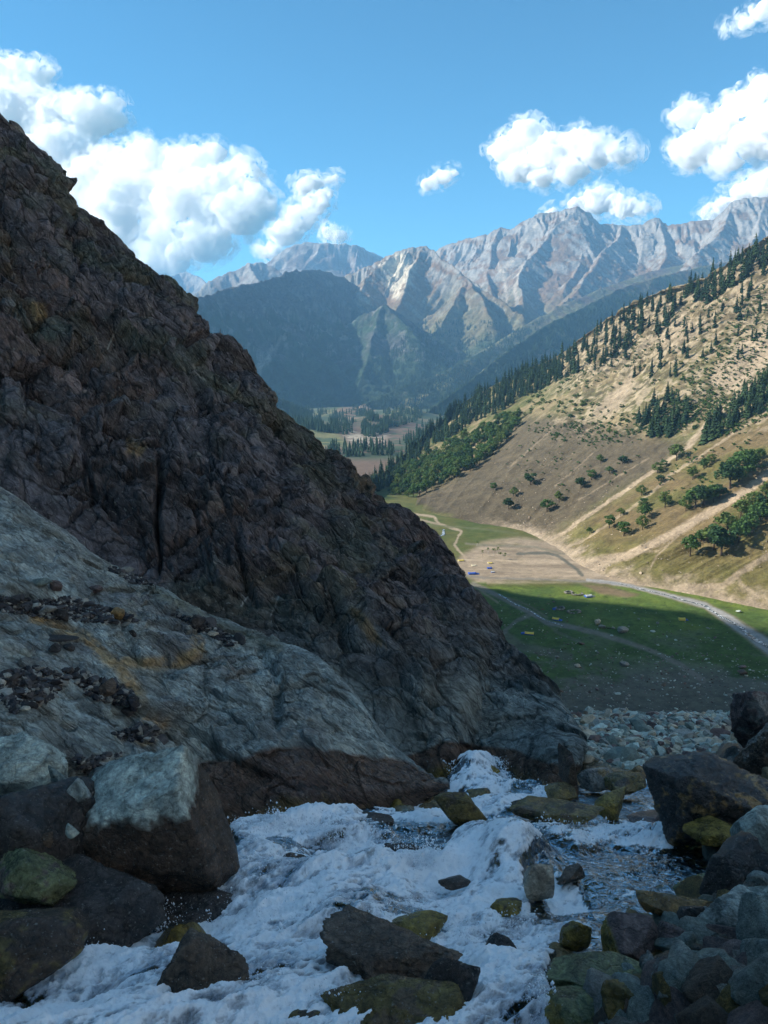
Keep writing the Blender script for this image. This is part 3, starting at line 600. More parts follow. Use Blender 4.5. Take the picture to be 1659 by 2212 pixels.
for pl, w, dp in (([(-50, 815), (60, 800), (200, 770), (215, 768)], 5, .5), ([(330, 765), (420, 752), (470, 742)], 5, .5), ([(350, 985), (358, 1060), (345, 1130), (352, 1200), (340, 1285)], 5, .6), ([(180, 980), (215, 1060), (160, 1130)], 4, .35),
                  ([(480, 1080), (510, 1160), (560, 1300)], 4, .25), ([(560, 860), (590, 880)], 6, .5), ([(870, 1190), (900, 1250), (915, 1290)], 9, .7), ([(800, 1100), (850, 1170), (880, 1200)], 5, .5), ([(640, 1240), (700, 1330)], 4, .3), ([(420, 1120), (470, 1230)], 3, .15)):
    disp -= dp * (1 - sstep(w * .4, w * 2.2, seg_dist(px + rid * 14, py + t1 * 10, pl)))
fr = sstep(1400, 1600, py - 0 * px) * sstep(900, 1000, px)    # smooth water-worn foot
disp = disp * (1 - .72 * fr) * np.clip(.45 + .55 * Pc[..., 1] / 17, .45, 1.15)
Pc = Pc + Nc * (disp * edge)[..., None]
px, py = proj(Pc)
n1 = fbm(Pc, 3.5, 4, 101, .6); n2 = fbm(Pc, .9, 4, 102, .6); n4 = fbm(Pc + 50, 5, 3, 104)
cc = mixc(np.broadcast_to(PURP, Pc.shape), DGREEN, sstep(-.02, .25, n1) * .8)
cc = mixc(cc, np.array([.135, .13, .115]), sstep(.08, .3, n2 + n4 * .5) * .6)
cc = mixc(cc, np.array([.16, .135, .08]), sstep(.24, .4, n2 * .7 + n4) * .5)
cc = mixc(cc, np.array([.20, .105, .062]), sstep(.62, .95, h2) * sstep(.0, .2, n2 + .15) * .3)
cc = cc * (1 + .55 * strk)[..., None].clip(.5, 1.6)
cc = cc * (.72 + .30 * k2 + .28 * q2)[..., None] * (1 + .28 * (h1 - .5))[..., None]
lt = sstep(1250, 1480, py + (px - 700) * .25 + n1 * 160)
cc = mixc(cc, SLATE * .72, lt * .62); cc = mixc(cc, SLATE * 1.0, sstep(1430, 1560, py + n1 * 60) * sstep(700, 900, px) * .85)
cc = mixc(cc, np.array([.10, .075, .045]) * 1.1, sstep(3.2, 3.8, v + n2 * .2) * sstep(1000, 1300, py) * .5)
for pg in ([(760, 1310), (790, 1320), (830, 1385), (840, 1400), (800, 1385)], [(690, 1450), (720, 1450), (745, 1490), (720, 1495)], [(270, 935), (320, 950), (310, 985), (275, 975)], [(60, 660), (95, 650), (110, 690), (80, 700)], [(870, 1510), (850, 1540), (760, 1500)]):
    cc = mixc(cc, OCHRE * .8, polymask(px + n2 * 20, py + n1 * 20, pg, 5) * sstep(-.3, .1, n2 + .1) * .75)
for pl in ([(240, 700), (252, 715), (235, 755)], [(600, 1290), (585, 1330)], [(535, 1290), (520, 1310)], [(400, 910), (405, 930)]):
    cc = mixc(cc, np.array([.5, .48, .42]), (1 - sstep(.8, 2.2, seg_dist(px + n2 * 9, py + n1 * 9, pl))) * .8)
lt2 = sstep(-35, 35, py - np.interp(px, [690, 830, 1000, 1200], [1455, 1505, 1440, 1500]) + n1 * 50) * sstep(700, 780, px)
cc = mixc(cc, SLATE[None, None] * (1.05 + .5 * strk + .25 * n2)[..., None].clip(.4, 1.6), lt2 * .85)
wl = np.interp(px, [880, 960, 1040, 1110, 1150, 1180, 1240], [1635, 1607, 1612, 1618, 1640, 1650, 1652])
wet = sstep(-5, 5, py - wl + n2 * 12 + n1 * 8) * sstep(840, 870, px)
cc = mixc(cc, mixc(np.broadcast_to(WETB * 1.5, Pc.shape), MOSS * .7, sstep(0, 1, (py - wl - 30) / 40 + n2)), wet)
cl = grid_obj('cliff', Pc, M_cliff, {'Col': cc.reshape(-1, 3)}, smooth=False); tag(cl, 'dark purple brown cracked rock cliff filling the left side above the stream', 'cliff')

# ---- pale slab in front of it
cre2 = [(-330, 915, 14.2), (-120, 1000, 13.4), (0, 1062, 12.8), (60, 1100, 12.5), (130, 1150, 12.2), (200, 1205, 12.0), (300, 1260, 11.7), (345, 1276, 11.5), (430, 1330, 11.2), (500, 1361, 10.9), (560, 1378, 10.7), (610, 1398, 10.5), (690, 1432, 10.2), (760, 1500, 9.9), (800, 1555, 9.6), (845, 1612, 9.35), (880, 1645, 9.2), (925, 1685, 9.0), (958, 1703, 8.9)]
ft = [(-330, 2000, 4.6), (-120, 1900, 5.2), (0, 1860, 5.5), (120, 1830, 6.0), (250, 1810, 6.5), (400, 1785, 7.1), (500, 1782, 7.2), (560, 1783, 7.2), (640, 1777, 7.3), (740, 1748, 7.8), (850, 1728, 8.25), (905, 1716, 8.5), (940, 1710, 8.7), (960, 1708, 8.8)]
nS, mS = 820, 560
T0 = resample(cre2, nS); F0 = resample(ft, nS); und = F0 + np.array([0, 0, -.6])
tp_ = (1 - .85 * sstep(.45, .85, np.linspace(0, 1, nS)))[:, None]
a1 = F0 * .72 + T0 * .28 + np.array([0, -.12, .28]) * tp_; a2 = F0 * .4 + T0 * .6 + np.array([0, -.05, .25]) * tp_; bk = T0 + np.array([0, .45, -.35]); bk2 = T0 + np.array([0, 1.2, -1.6])
Ps = loft([und, F0, a1, a2, T0, bk, bk2], nS, mS, vs=[0, .12, 1, 2, 3, 3.1, 3.25])
v = np.linspace(0, 3.25, mS)[:, None]
Ns = normals(Ps)
if Ns[mS // 2, nS // 2] @ Ps[mS // 2, nS // 2] > 0: Ns = -Ns
px, py = proj(Ps)
n1 = fbm(Ps, 1.6, 4, 111, .55); n2 = fbm(Ps, .35, 4, 112, .6)
ax = np.array([.72, .1, -.69]); Wq = Ps + .15 * np.stack([fbm(Ps, .7, 3, 113), fbm(Ps, .7, 3, 114), fbm(Ps, .7, 3, 115)], -1); Wq = Wq - ax * (Wq @ ax)[..., None] * .6
f1, f2, h1, h2, t1 = voro(Wq, .95, 8); g1, g2, k1, k2, s1 = voro(Wq + 7, .3, 9)
rid = fbm(Wq, .8, 5, 116, .6, ridged=True)
steep = sstep(560, 700, px) * sstep(1380, 1480, py)
disp = .15 * t1 + .06 * (h1 - .5) - .03 * (1 - sstep(0, .1, f2 - f1)) + .075 * s1 + .02 * (k1 - .5) - .018 * (1 - sstep(0, .12, g2 - g1)) + .05 * rid + .035 * fbm(Wq, .22, 4, 119, .62, ridged=True) + .14 * n1 + .02 * n2
for pl, w, dp in (([(-20, 1345), (80, 1360), (200, 1395), (300, 1440), (400, 1440)], 7, .10), ([(150, 1270), (260, 1350), (330, 1500)], 6, .10), ([(0, 1530), (60, 1580), (130, 1610)], 6, .2), ([(560, 1390), (600, 1470), (590, 1600)], 8, .12), ([(690, 1440), (720, 1530), (790, 1600)], 6, .08)):
    disp -= dp * (1 - sstep(w * .3, w * 2, seg_dist(px + n2 * 14, py + n1 * 14, pl)))
disp += .16 * sstep(-20, 20, (py - np.interp(px, [0, 200, 330, 480, 600], [1360, 1400, 1500, 1440, 1600])) + n1 * 25)
disp = disp * (1 - .72 * sstep(560, 800, px)) + .02 * perlin(Ps / .07, 117) + .03 * fbm(Wq, .16, 3, 118, .6, ridged=True)
Ps = Ps + Ns * (disp * sstep(.05, .4, v) * (1 - .5 * sstep(2.7, 3., v)))[..., None]
px, py = proj(Ps)
cs = mixc(np.broadcast_to(SLATE * 1.05, Ps.shape), SLATE * 1.9, sstep(-.25, .35, n2 + fbm(Wq, .3, 4, 120, .65) * .9))
cs = mixc(cs, np.array([.20, .185, .20]), sstep(0, .35, n1 + .1) * .5)
cs = mixc(cs, np.array([.085, .095, .10]), sstep(.12, .3, -rid * .5 - n2 * .6 - .05) * .7)
oc = np.maximum.reduce([1 - sstep(5, 22, seg_dist(px + n2 * 26, py + n1 * 22, pl)) for pl in ([(75, 1330), (120, 1350), (185, 1375), (225, 1415), (262, 1445), (300, 1500), (305, 1530), (330, 1560)], [(275, 1430), (340, 1435), (400, 1432), (435, 1405), (425, 1390)], [(270, 1585), (310, 1600), (345, 1575)])])
cs = mixc(cs, OCHRE * 1.1, oc * sstep(-.35, .1, n2 + .05) * .85)
cs = mixc(cs, np.array([.30, .30, .17]), sstep(.1, .35, n1 * .8 + n2 * .5) * .35)
cs = mixc(cs, np.array([.16, .17, .10]), (1 - sstep(0, 30, seg_dist(px, py, [(330, 1270), (430, 1330), (500, 1361), (600, 1395)]))) * .5)
wl = np.interp(px, [350, 430, 525, 575, 650, 750, 870, 960], [1650, 1642, 1636, 1615, 1609, 1630, 1640, 1690])
wet = sstep(-5, 5, py - wl + n2 * 16 + n1 * 8) * sstep(300, 380, px)
wc = mixc(np.broadcast_to(WETB * 1.35, Ps.shape), np.array([.085, .052, .048]), sstep(-.1, .3, n1)); wc = mixc(wc, MOSS * .85, sstep(.0, 1, (py - wl - 95) / 50 + n2 * 1.3 + n1 * .5) * .85)
cs = mixc(cs, wc, wet)
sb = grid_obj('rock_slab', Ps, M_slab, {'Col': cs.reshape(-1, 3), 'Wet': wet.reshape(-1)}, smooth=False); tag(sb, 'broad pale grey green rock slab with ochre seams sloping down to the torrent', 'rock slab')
SLAB_BVH = bvh_of(Ps, 2)

# ================================================================== STREAM BED AND WATER
WPOLY = [(-300, 2400), (-300, 2180), (0, 2100), (60, 2075), (130, 2010), (230, 1985), (330, 1955), (400, 1965), (450, 1920), (470, 1870), (470, 1770), (560, 1765), (640, 1765), (740, 1735), (850, 1712), (940, 1700), (950, 1645), (1010, 1632), (1080, 1640), (1120, 1680), (1190, 1700), (1270, 1690), (1360, 1660), (1395, 1635), (1430, 1650), (1450, 1790), (1570, 1815), (1560, 1870), (1510, 1900), (1440, 1975), (1300, 1995), (1290, 2060), (1200, 2055), (1190, 2130), (1250, 2250), (1300, 2500)]
xs = np.linspace(-5.2, 8.5, 1)[:0]
ny, nx = 620, 900
yy = 1 / np.linspace(1 / 1.7, 1 / 17.5, ny); azz = np.linspace(-.75, 1.15, nx)
Yb, Ab = np.meshgrid(yy, azz, indexing='ij'); Xb = Yb * Ab
lipf = lambda Y: .55 * np.maximum(0, Y - 14.0) ** 1.2
Zp = GZ - GS * Yb - lipf(Yb)
px, py = proj(np.stack([Xb, Yb, Zp], -1))
dW = seg_dist(px, py, WPOLY + [WPOLY[0]]) * Yb / FPX; inW = inpoly(px, py, WPOLY); sd = np.where(inW, -dW, dW)
Pb = np.stack([Xb, Yb, Zp], -1)
a1_, a2_, c1_, c2_, tt = voro(Pb * np.array([1, 1, .2]), .34, 21); b1_, b2_, d1_, d2_, ts = voro(Pb * np.array([1, 1, .2]) + 9, .13, 22)
dome = (.75 - a1_ / .75).clip(0, 1) ** .6; dome2 = (.75 - b1_ / .75).clip(0, 1) ** .6
bedoff = -.20 + .34 * sstep(-.25, .45, sd) + np.where(Ab > .2, .30 * sstep(.3, 1.3, sd), 0) + .1 * fbm(Pb, .9, 3, 121)
bank = sstep(10.2, 11.5, Yb) * sstep(0, .1, Ab)
bedoff = np.where(bank > 0, bedoff * (1 - bank) + bank * (.10 + .22 * sstep(11, 13.2, Yb)), bedoff)
Zb = Zp + bedoff + .15 * dome * (.4 + c1_) * (1 - .6 * bank) + .06 * dome2 * (.3 + d1_)
Pb = np.stack([Xb, Yb, Zb], -1)
BR = np.array([.19, .14, .075])
cb = mixc(np.broadcast_to(BR, Pb.shape), MOSS, sstep(.35, .8, c2_)); cb = mixc(cb, np.array([.20, .22, .18]), sstep(.6, .9, d2_) * .7)
cb = mixc(cb, SLATE * (1.0), bank); cb = mixc(cb, np.array([.045, .04, .038]), sstep(.05, .3, sd) * (1 - bank) * .8)
bed = grid_obj('stream_bed', Pb, M_bould, {'Col': cb.reshape(-1, 3), 'Wet': (1 - bank).reshape(-1)}, flip=True); tag(bed, kind='structure')
BED_BVH = bvh_of(Pb, 2)

ny, nx = 900, 980
yy = 1 / np.linspace(1 / 1.9, 1 / 12.6, ny); azz = np.linspace(-.56, .50, nx)
Yw, Aw = np.meshgrid(yy, azz, indexing='ij'); Xw = Yw * Aw; Zw = GZ - GS * Yw
P0 = np.stack([Xw, Yw, Zw], -1); px, py = proj(P0)
n1 = fbm(P0, .55, 4, 131, .55); n2 = fbm(P0, .14, 4, 132, .6)
FO = np.zeros(px.shape)
for pg, s, so_ in (([(-300, 2500), (-300, 2160), (0, 2130), (120, 2060), (230, 2000), (330, 1985), (430, 1955), (500, 1860), (495, 1790), (600, 1775), (740, 1755), (830, 1790), (880, 1840), (950, 1870), (985, 1830), (1080, 1815), (1180, 1850), (1130, 1900), (1150, 1960), (1230, 1975), (1300, 2000), (1230, 2010), (1200, 2070), (1175, 2120), (1240, 2300), (1200, 2500)], 1.0, 16),
                   ([(955, 1700), (955, 1650), (1010, 1635), (1080, 1645), (1120, 1680), (1190, 1695), (1200, 1760), (1100, 1790), (950, 1790), (850, 1790), (760, 1750), (850, 1715)], .74, 12),
                   ([(1090, 1790), (1180, 1770), (1270, 1780), (1330, 1760), (1420, 1790), (1560, 1810), (1550, 1830), (1400, 1835), (1300, 1830), (1250, 1850), (1200, 1840)], .72, 12),
                   ([(1355, 1680), (1385, 1650), (1425, 1655), (1440, 1700), (1380, 1700)], .8, 6), ([(1350, 1740), (1430, 1720), (1445, 1790), (1400, 1790)], .6, 8), ([(1180, 1870), (1240, 1900), (1290, 1950), (1240, 1990), (1180, 1960)], .78, 14), ([(1240, 1860), (1500, 1850), (1450, 1960), (1280, 1975)], .32, 20)):
    FO = np.maximum(FO, s * polymask(px + n1 * 26, py + n1 * 16, pg, so_))
calm = 1 - FO
for c in ([(600, 1845), 26], [(870, 1850), 34], [(905, 2010), 60]): FO -= .35 * np.exp(-(((px - c[0][0]) / c[1]) ** 2 + ((py - c[0][1]) / (c[1] * .6)) ** 2))
fl = np.array([-.72, -.69, 0]); PF = P0 - fl * (P0 @ fl)[..., None] * .5
rg = fbm(PF, .24, 5, 133, .58, ridged=True); tu = fbm(PF, .075, 4, 134, .62, ridged=True)
big = fbm(PF, .85, 3, 135)
rip = fbm(P0 * np.array([1, 1.9, 1]), .22, 4, 136, .55)
def wb(cx, cy, rx, ry, h):
    return h * np.exp(-(((px - cx) / rx) ** 2 + ((py - cy) / ry) ** 2))
mac = wb(1080, 1850, 110, 40, .26) + wb(560, 1860, 120, 60, .16) + wb(660, 1960, 200, 60, .12) + wb(1020, 1680, 60, 25, .25) + wb(300, 2100, 250, 60, .12) - wb(930, 1930, 70, 40, .10) + wb(1080, 2100, 90, 60, .08) + wb(760, 1800, 90, 25, .12)
nfl0 = fbm(PF, .45, 3, 141)
dk = wb(870, 1850, 70, 30, 1.) + wb(625, 1850, 50, 22, .8) + wb(905, 1975, 90, 30, .7) + wb(1080, 2040, 50, 40, .8) + wb(760, 1770, 80, 14, .6)
FO = FO - .45 * dk.clip(0, 1)
smooth = np.clip(wb(1060, 1880, 110, 55, 1.) + wb(1190, 1930, 40, 50, .7), 0, .85)
fo = np.clip(FO, 0, 1)
Zw = Zw + mac + .012 * fo * perlin(PF / .045, 143) + fo * (.38 * big + .10 * nfl0 + (1 - smooth) * (.085 * rg + .022 * tu + .015 * n2) + smooth * .03 * rg) + (1 - fo) * (.035 * rip + .018 * n2 + .03 * big) - .03
Pw = np.stack([Xw, Yw, Zw], -1)
# foam mask: solid in the white water, torn into lace elsewhere
nfl = fbm(PF, .42, 4, 139, .55)
lace = fo * 1.8 - 1.52 + .55 * rg + 1.5 * nfl + .5 * n1 + .45 * tu + .3 * n2
thick = sstep(.04, .84, .55 * rg + .6 * tu + .75 * nfl + .25 * n2 + .2 * smooth)
foam = sstep(-.02, .45, lace) * sstep(.05, .25, fo)
foam = np.maximum(foam, sstep(.18, .42, rip + .4 * n2 - .1 * calm) * .55 * sstep(.1, .3, fo + .12))
m, nt = nodes('torrent_water'); n = N(nt); g = n('ShaderNodeTexCoord').outputs['Object']
fa = n('ShaderNodeAttribute', _attribute_name='Foam').outputs['Fac']
nz = n.noise(g, 26, 7, .72, .3); nz2 = n.noise(g, 75, 4, .7)
fm = n.math('ADD', fa, n.math('MULTIPLY', n.math('SUBTRACT', n.math('ADD', n.math('MULTIPLY', nz, .65), n.math('MULTIPLY', nz2, .35)), .5), 1.7))
mpf = n('ShaderNodeMapping', Vector=n('ShaderNodeMapping', Vector=g, Rotation=(0, 0, .8)).outputs[0], Scale=(2.6, .9, 1.6)).outputs[0]
thin = n.math('MULTIPLY', n.ramp(n.noise(mpf, 3.4, 6, .68, .5), .32, .50, .25, 1.0), n.ramp(n.noise(mpf, 13, 5, .7, .3), .38, .56, .55, 1.0))
tk0 = n('ShaderNodeAttribute', _attribute_name='Thick').outputs['Fac']
fm = n.math('MULTIPLY', n.ramp(fm, .30, .80), n.math('MAXIMUM', thin, n.ramp(tk0, .35, .85, 0, 1)))
hh = n.math('ADD', nz, n.math('MULTIPLY', nz2, .5))
bf = n('ShaderNodeBump', Strength=.7, Distance=.018, Height=hh).outputs[0]; bw = n('ShaderNodeBump', Strength=1.0, Distance=.05, Height=n.noise(g, 12, 4, .5, .6)).outputs[0]
def fil(sc, d, w, lo):
    q = n.math('ABSOLUTE', n.math('SUBTRACT', n.noise(mpf, sc, d, .6, 1.6), .5)); return n.ramp(q, 0.0, w, 1.0, lo)
fi = n.math('MAXIMUM', fil(5.0, 5, .05, .0), n.math('MULTIPLY', fil(14.0, 4, .06, .0), .8)); fi = n.math('MAXIMUM', fi, n.math('MULTIPLY', n.ramp(n.noise(mpf, 2.2, 5, .6, .6), .40, .58), .95))
tk = n('ShaderNodeAttribute', _attribute_name='Thick').outputs['Fac']
fcol = n.mix(n.math('MAXIMUM', n.math('MULTIPLY', fi, .6), n.math('MULTIPLY', tk, n.ramp(nz, .3, .6, .7, 1.15))), (.22, .28, .38), (.93, .96, 1.0))
fb = n('ShaderNodeBsdfPrincipled', Roughness=.4, Normal=bf); nt.links.new(fcol, fb.inputs['Base Color']); fb.inputs['Specular IOR Level'].default_value = .3
tl = n('ShaderNodeBsdfTranslucent', Normal=bf); tl.inputs[0].default_value = (.6, .68, .78, 1)
fmix = n('ShaderNodeMixShader', Fac=.06); nt.links.new(fb.outputs[0], fmix.inputs[1]); nt.links.new(tl.outputs[0], fmix.inputs[2])
tr = n('ShaderNodeBsdfTransparent'); tr.inputs[0].default_value = (.70, .68, .50, 1)
gl = n('ShaderNodeBsdfGlossy', Roughness=.16, Normal=bw); gl.inputs[0].default_value = (.42, .47, .52, 1)
fz = n('ShaderNodeFresnel', IOR=1.22, Normal=bw)
wmix = n('ShaderNodeMixShader'); nt.links.new(fz.outputs[0], wmix.inputs[0]); nt.links.new(tr.outputs[0], wmix.inputs[1]); nt.links.new(gl.outputs[0], wmix.inputs[2])
om = n('ShaderNodeMixShader'); nt.links.new(fm, om.inputs[0]); nt.links.new(wmix.outputs[0], om.inputs[1]); nt.links.new(fmix.outputs[0], om.inputs[2])
o = n('ShaderNodeOutputMaterial'); nt.links.new(om.outputs[0], o.inputs[0])
inW = inpoly(px, py, WPOLY); dW = seg_dist(px, py, WPOLY + [WPOLY[0]])
wat = grid_obj('torrent_water', Pw, m, {'Foam': foam.reshape(-1), 'Thick': thick.reshape(-1)}, keep=inW | (dW < 45), flip=True); tag(wat, kind='structure')

# ================================================================== STONES, one by one
import bmesh
def ico(sub):
    bm = bmesh.new(); bmesh.ops.create_icosphere(bm, subdivisions=sub, radius=1); bm.verts.ensure_lookup_table()
    v = np.array([x.co[:] for x in bm.verts]); f = np.array([[x.index for x in y.verts] for y in bm.faces]); bm.free(); return v, f
ICO = {k: ico(k) for k in (2, 3, 4, 5, 6)}
def rock_shape(seed, sub=5, planes=11, rough=.05, round_=50., jag=.0, extra=()):
    """a stone cut by random planes, edges a little rounded, surface broken by noise; unit size"""
    r = np.random.default_rng(seed); d, f = ICO[sub]
    nn = r.normal(size=(planes, 3)); nn /= np.linalg.norm(nn, axis=1)[:, None]; off = r.uniform(.62, .98, planes)
    m3 = r.normal(size=(6, 3)); nn = np.concatenate([nn, m3 / np.linalg.norm(m3, axis=1)[:, None], -nn[:4]]); off = np.r_[off, np.ones(6) * 1.05, r.uniform(.7, 1.05, 4)]
    for ex in extra:
        e = np.array(ex[:3], float); nn = np.concatenate([nn, (e / np.linalg.norm(e))[None]]); off = np.r_[off, ex[3]]
    q = (d @ nn.T) / off; q = np.maximum(q, 1e-3)
    rad = 1.0 / ((q ** round_).sum(1) ** (1 / round_))
    P = d * rad[:, None]
    P = P / np.abs(P).max(0)
    o = seed * 3.7
    n1 = fbm(P + o, .9, 5, seed, .55); n2 = fbm(P + o, .22, 4, seed + 1, .6, ridged=True)
    nr = P / np.linalg.norm(P, axis=1)[:, None]
    return P + nr * (rough * 2.4 * n1 + rough * 1.5 * n2)[:, None], f
COLS = dict(slate=(.29, .33, .31), pale=(.40, .46, .42), dark=(.052, .045, .042), brown=(.11, .078, .055), wet=(.075, .050, .035), olive=(.155, .115, .035), moss=(.22, .165, .035), tan=(.27, .17, .065), green=(.155, .175, .085), teal=(.19, .24, .22), purple=(.15, .11, .105), grey=(.23, .23, .21), cream=(.44, .38, .29))
def shade_rock(P, W, base, top=None, line=None, spots=None, seed=0, flip=False):
    base = np.array(COLS[base]); n1 = fbm(W + seed, .22, 4, seed + 7, .6); n2 = fbm(W + seed, .06, 3, seed + 8, .6)
    c = mixc(base * .8 * np.ones_like(P), base * 1.25, sstep(-.3, .3, n1 + n2 * .5)); wet = np.ones(len(P))
    if top is not None:
        t = sstep(-.06, .06, P[:, 2] - line[0] - line[1] * P[:, 0] - line[2] * P[:, 1] + n1 * .22 + n2 * .1)
        tc = np.array(COLS[top]); c = mixc(c, mixc(tc * .8 * np.ones_like(P), tc * 1.2, sstep(-.3, .3, n2 + n1)), t); wet = 1 - t
    if spots is not None:
        sc = np.array(COLS[spots]); c = mixc(c, sc * 1.1, sstep(.08, .22, n1 + .3 * n2) * .85)
    return c, wet
_lib = {}
def stone(cx, cy, w, h, label, base='dark', top=None, line=(0, 0, 0), spots=None, seed=1, sub=5, D=None, lift=0, cat='rock', name='rock', group=None, planes=10, rough=.05, dry=False, extra=(), tilt=0, spin=0, depth=.85, big=1., mat=None, sink=0.0):
    if D is None: D = float(gD(cy + h * .42))
    c = at(cx, cy, D); s = np.linalg.norm(c) / FPX
    rx = w / 2 * s; th = -c[2] / np.linalg.norm(c); ct = math.sqrt(1 - th * th)
    ry = min(rx * depth, .86 * h / 2 * s / max(th, .1)); rz = math.sqrt(max((h / 2 * s) ** 2 - (ry * th) ** 2, (.4 * h / 2 * s) ** 2)) / ct
    P, F = rock_shape(seed, sub, planes, rough, extra=extra)
    M = Matrix.Rotation(spin, 3, 'Z') @ Matrix.Rotation(tilt, 3, 'Y'); M = np.array(M)
    L = P @ np.array(M).T; L = L / np.abs(L).max(0) * np.array([rx, ry, rz])
    c = c + np.array([0, 0, -sink])
    col, wet = shade_rock(L / np.array([rx, ry, rz]), L + c, base, top, line, spots, seed)
    if dry: wet = wet * 0
    me = mesh_np(name, L, F, mat or M_bould, True, {'Col': col, 'Wet': wet}); o = link(name, me, None, tuple(c))
    tag(o, label, cat, group); return o
B = 'boulder'
# left bank
stone(336, 1790, 318, 385, 'big cube shaped boulder with pale green top and dark wet side beside the torrent', 'wet', 'pale', (.42, .05, .15), seed=12, sub=6, D=5.3, cat='boulder', name='boulder', planes=5, rough=.035, extra=((-.25, -.2, 1, .72), (.1, -1, .12, .78), (1, -.2, .25, .86), (-.5, -.2, .75, .80)), depth=.8)
stone(50, 1668, 215, 205, 'pale green boulder dotted with black grit at the left edge of the picture', 'dark', 'pale', (-.25, 0, .1), seed=15, sub=6, D=5.6, cat='boulder', name='boulder', planes=7, extra=((0, -.35, 1, .7),), spots=None)
stone(70, 1815, 250, 250, 'black shaded boulder under the pale one at the left edge', 'dark', seed=18, sub=5, D=5.0, cat='boulder', name='boulder', planes=8)
stone(75, 1895, 165, 130, 'greenish tan wet stone hanging low at the left edge of the stream', 'green', seed=23, sub=5, D=4.55, spots='purple', planes=7, rough=.07)
stone(175, 1742, 80, 115, 'dark grey block wedged between the two pale topped boulders', 'dark', 'slate', (.5, 0, 0), seed=27, D=5.15)
stone(140, 1705, 62, 90, 'narrow teal stone leaning on the pale boulder at the left edge', 'teal', seed=29, D=5.25)
stone(152, 1795, 28, 34, 'little pale stone stuck in the black gap between the left boulders', 'pale', seed=31, sub=4, D=4.75)
stone(108, 1812, 26, 34, 'little brown stone stuck in the black gap between the left boulders', 'brown', seed=33, sub=4, D=4.75)
stone(205, 1690, 60, 40, 'small pale stone on grit beside the big cube shaped boulder', 'slate', seed=35, sub=4, D=5.6)
stone(160, 1950, 330, 200, 'low black wet rock in the hollow under the left boulders', 'dark', seed=37, D=4.5, spots=None, sink=.12)
stone(360, 1940, 260, 110, 'black wet ledge under the big cube shaped boulder', 'dark', seed=39, D=5.0, sink=.1)
stone(60, 2040, 220, 150, 'dark mossy wet rock at the lower left edge above the foam', 'wet', seed=41, D=3.95, spots='olive', sink=.05)
# rocks in the white water, left to right
stone(430, 2165, 185, 195, 'dark wet rock rising from the foam at the bottom edge left of centre', 'brown', seed=45, sub=6, planes=9, rough=.06, D=3.55, extra=((.5, -.3, 1, .72),))
stone(637, 1862, 66, 46, 'small dark pointed rock in the white water below the slab', 'wet', seed=47, sub=4)
stone(795, 1768, 105, 36, 'flat black rock in the water at the foot of the slab', 'dark', seed=49, sub=5)
stone(860, 2072, 300, 140, 'large brown layered rock in the foam at the bottom centre', 'brown', seed=53, sub=6, planes=6, rough=.07, D=3.75, extra=((0, -.25, 1, .6), (.6, 0, 1, .75)), spots='wet')
stone(800, 2045, 100, 55, 'yellowish wedge lying on the back of the large brown layered rock', 'tan', seed=55, sub=5, D=3.85)
stone(850, 2185, 290, 150, 'olive rock with ridged top in front of the large brown layered rock', 'olive', seed=57, sub=6, planes=7, rough=.06, D=3.35, extra=((-.2, -.3, 1, .65),), spots='brown')
stone(975, 2150, 130, 160, 'dark side block joined to the right of the olive bottom rock', 'dark', seed=59, D=3.5)
stone(905, 1998, 135, 62, 'yellow green rock half covered by foam above the large brown layered rock', 'moss', seed=61, planes=7, rough=.03)
stone(997, 1748, 112, 84, 'olive and black rock standing up in the upper white water', 'olive', 'olive', (.1, 0, 0), seed=63, spots='wet', planes=7)
stone(1045, 1664, 66, 36, 'yellow rock under the spray where the torrent enters', 'moss', seed=65, planes=8)
stone(1035, 1712, 50, 22, 'small olive stone just behind the olive and black rock', 'olive', seed=67, sub=4)
stone(1095, 1958, 72, 40, 'small mossy rock with wet black rim in the middle of the foam', 'moss', seed=69, sub=5, spots='wet')
stone(1163, 1900, 66, 95, 'cream rock under thin water beside the smooth white chute', 'cream', seed=71, planes=6, rough=.03)
stone(1240, 1888, 74, 46, 'dark flat topped block in the water right of the white chute', 'brown', seed=73, planes=4, rough=.03, extra=((0, -.1, 1, .8),))
stone(1205, 1750, 190, 74, 'long olive rock lying across the upper stream', 'olive', seed=75, sub=6, planes=7, spots='wet', rough=.05)
stone(1310, 1745, 100, 60, 'yellow green stone touching the right end of the long olive rock', 'moss', seed=77, planes=8)
stone(1215, 1708, 72, 44, 'olive block behind the long olive rock', 'olive', seed=79, planes=6)
stone(1235, 1672, 52, 105, 'upright brown stone standing at the bend behind the olive block', 'brown', seed=81, planes=6, spots='purple', extra=((1, -.3, .8, .6),))
stone(1290, 1684, 80, 52, 'tan and grey stone right of the upright brown stone', 'grey', seed=83, spots='tan', planes=8)
stone(1345, 1693, 100, 52, 'olive stone left of the small side fall', 'olive', seed=85, planes=8, spots='wet')
stone(1382, 1672, 44, 34, 'orange stone beside the small side fall', 'tan', seed=87, sub=4)
stone(1262, 1646, 44, 24, 'grey stone at the tip of the cliff above the bend', 'grey', seed=89, sub=4)
stone(1160, 1795, 34, 20, 'small dark stone in the foam below the long olive rock', 'green', seed=91, sub=4)
stone(1250, 1798, 50, 26, 'greenish stone awash below the long olive rock', 'green', seed=93, sub=4)
stone(1080, 1800, 60, 24, 'dark stone with a yellow corner above the white chute', 'wet', seed=95, sub=4, spots='tan')
stone(885, 1845, 110, 46, 'black rock broken by splashes left of the white chute', 'dark', seed=97, rough=.09)
stone(985, 1905, 70, 30, 'dark stone sunk in foam below the white chute', 'wet', seed=98, sub=4)
stone(520, 1850, 60, 40, 'olive rock touching the right side of the big cube shaped boulder', 'olive', seed=99, sub=4)
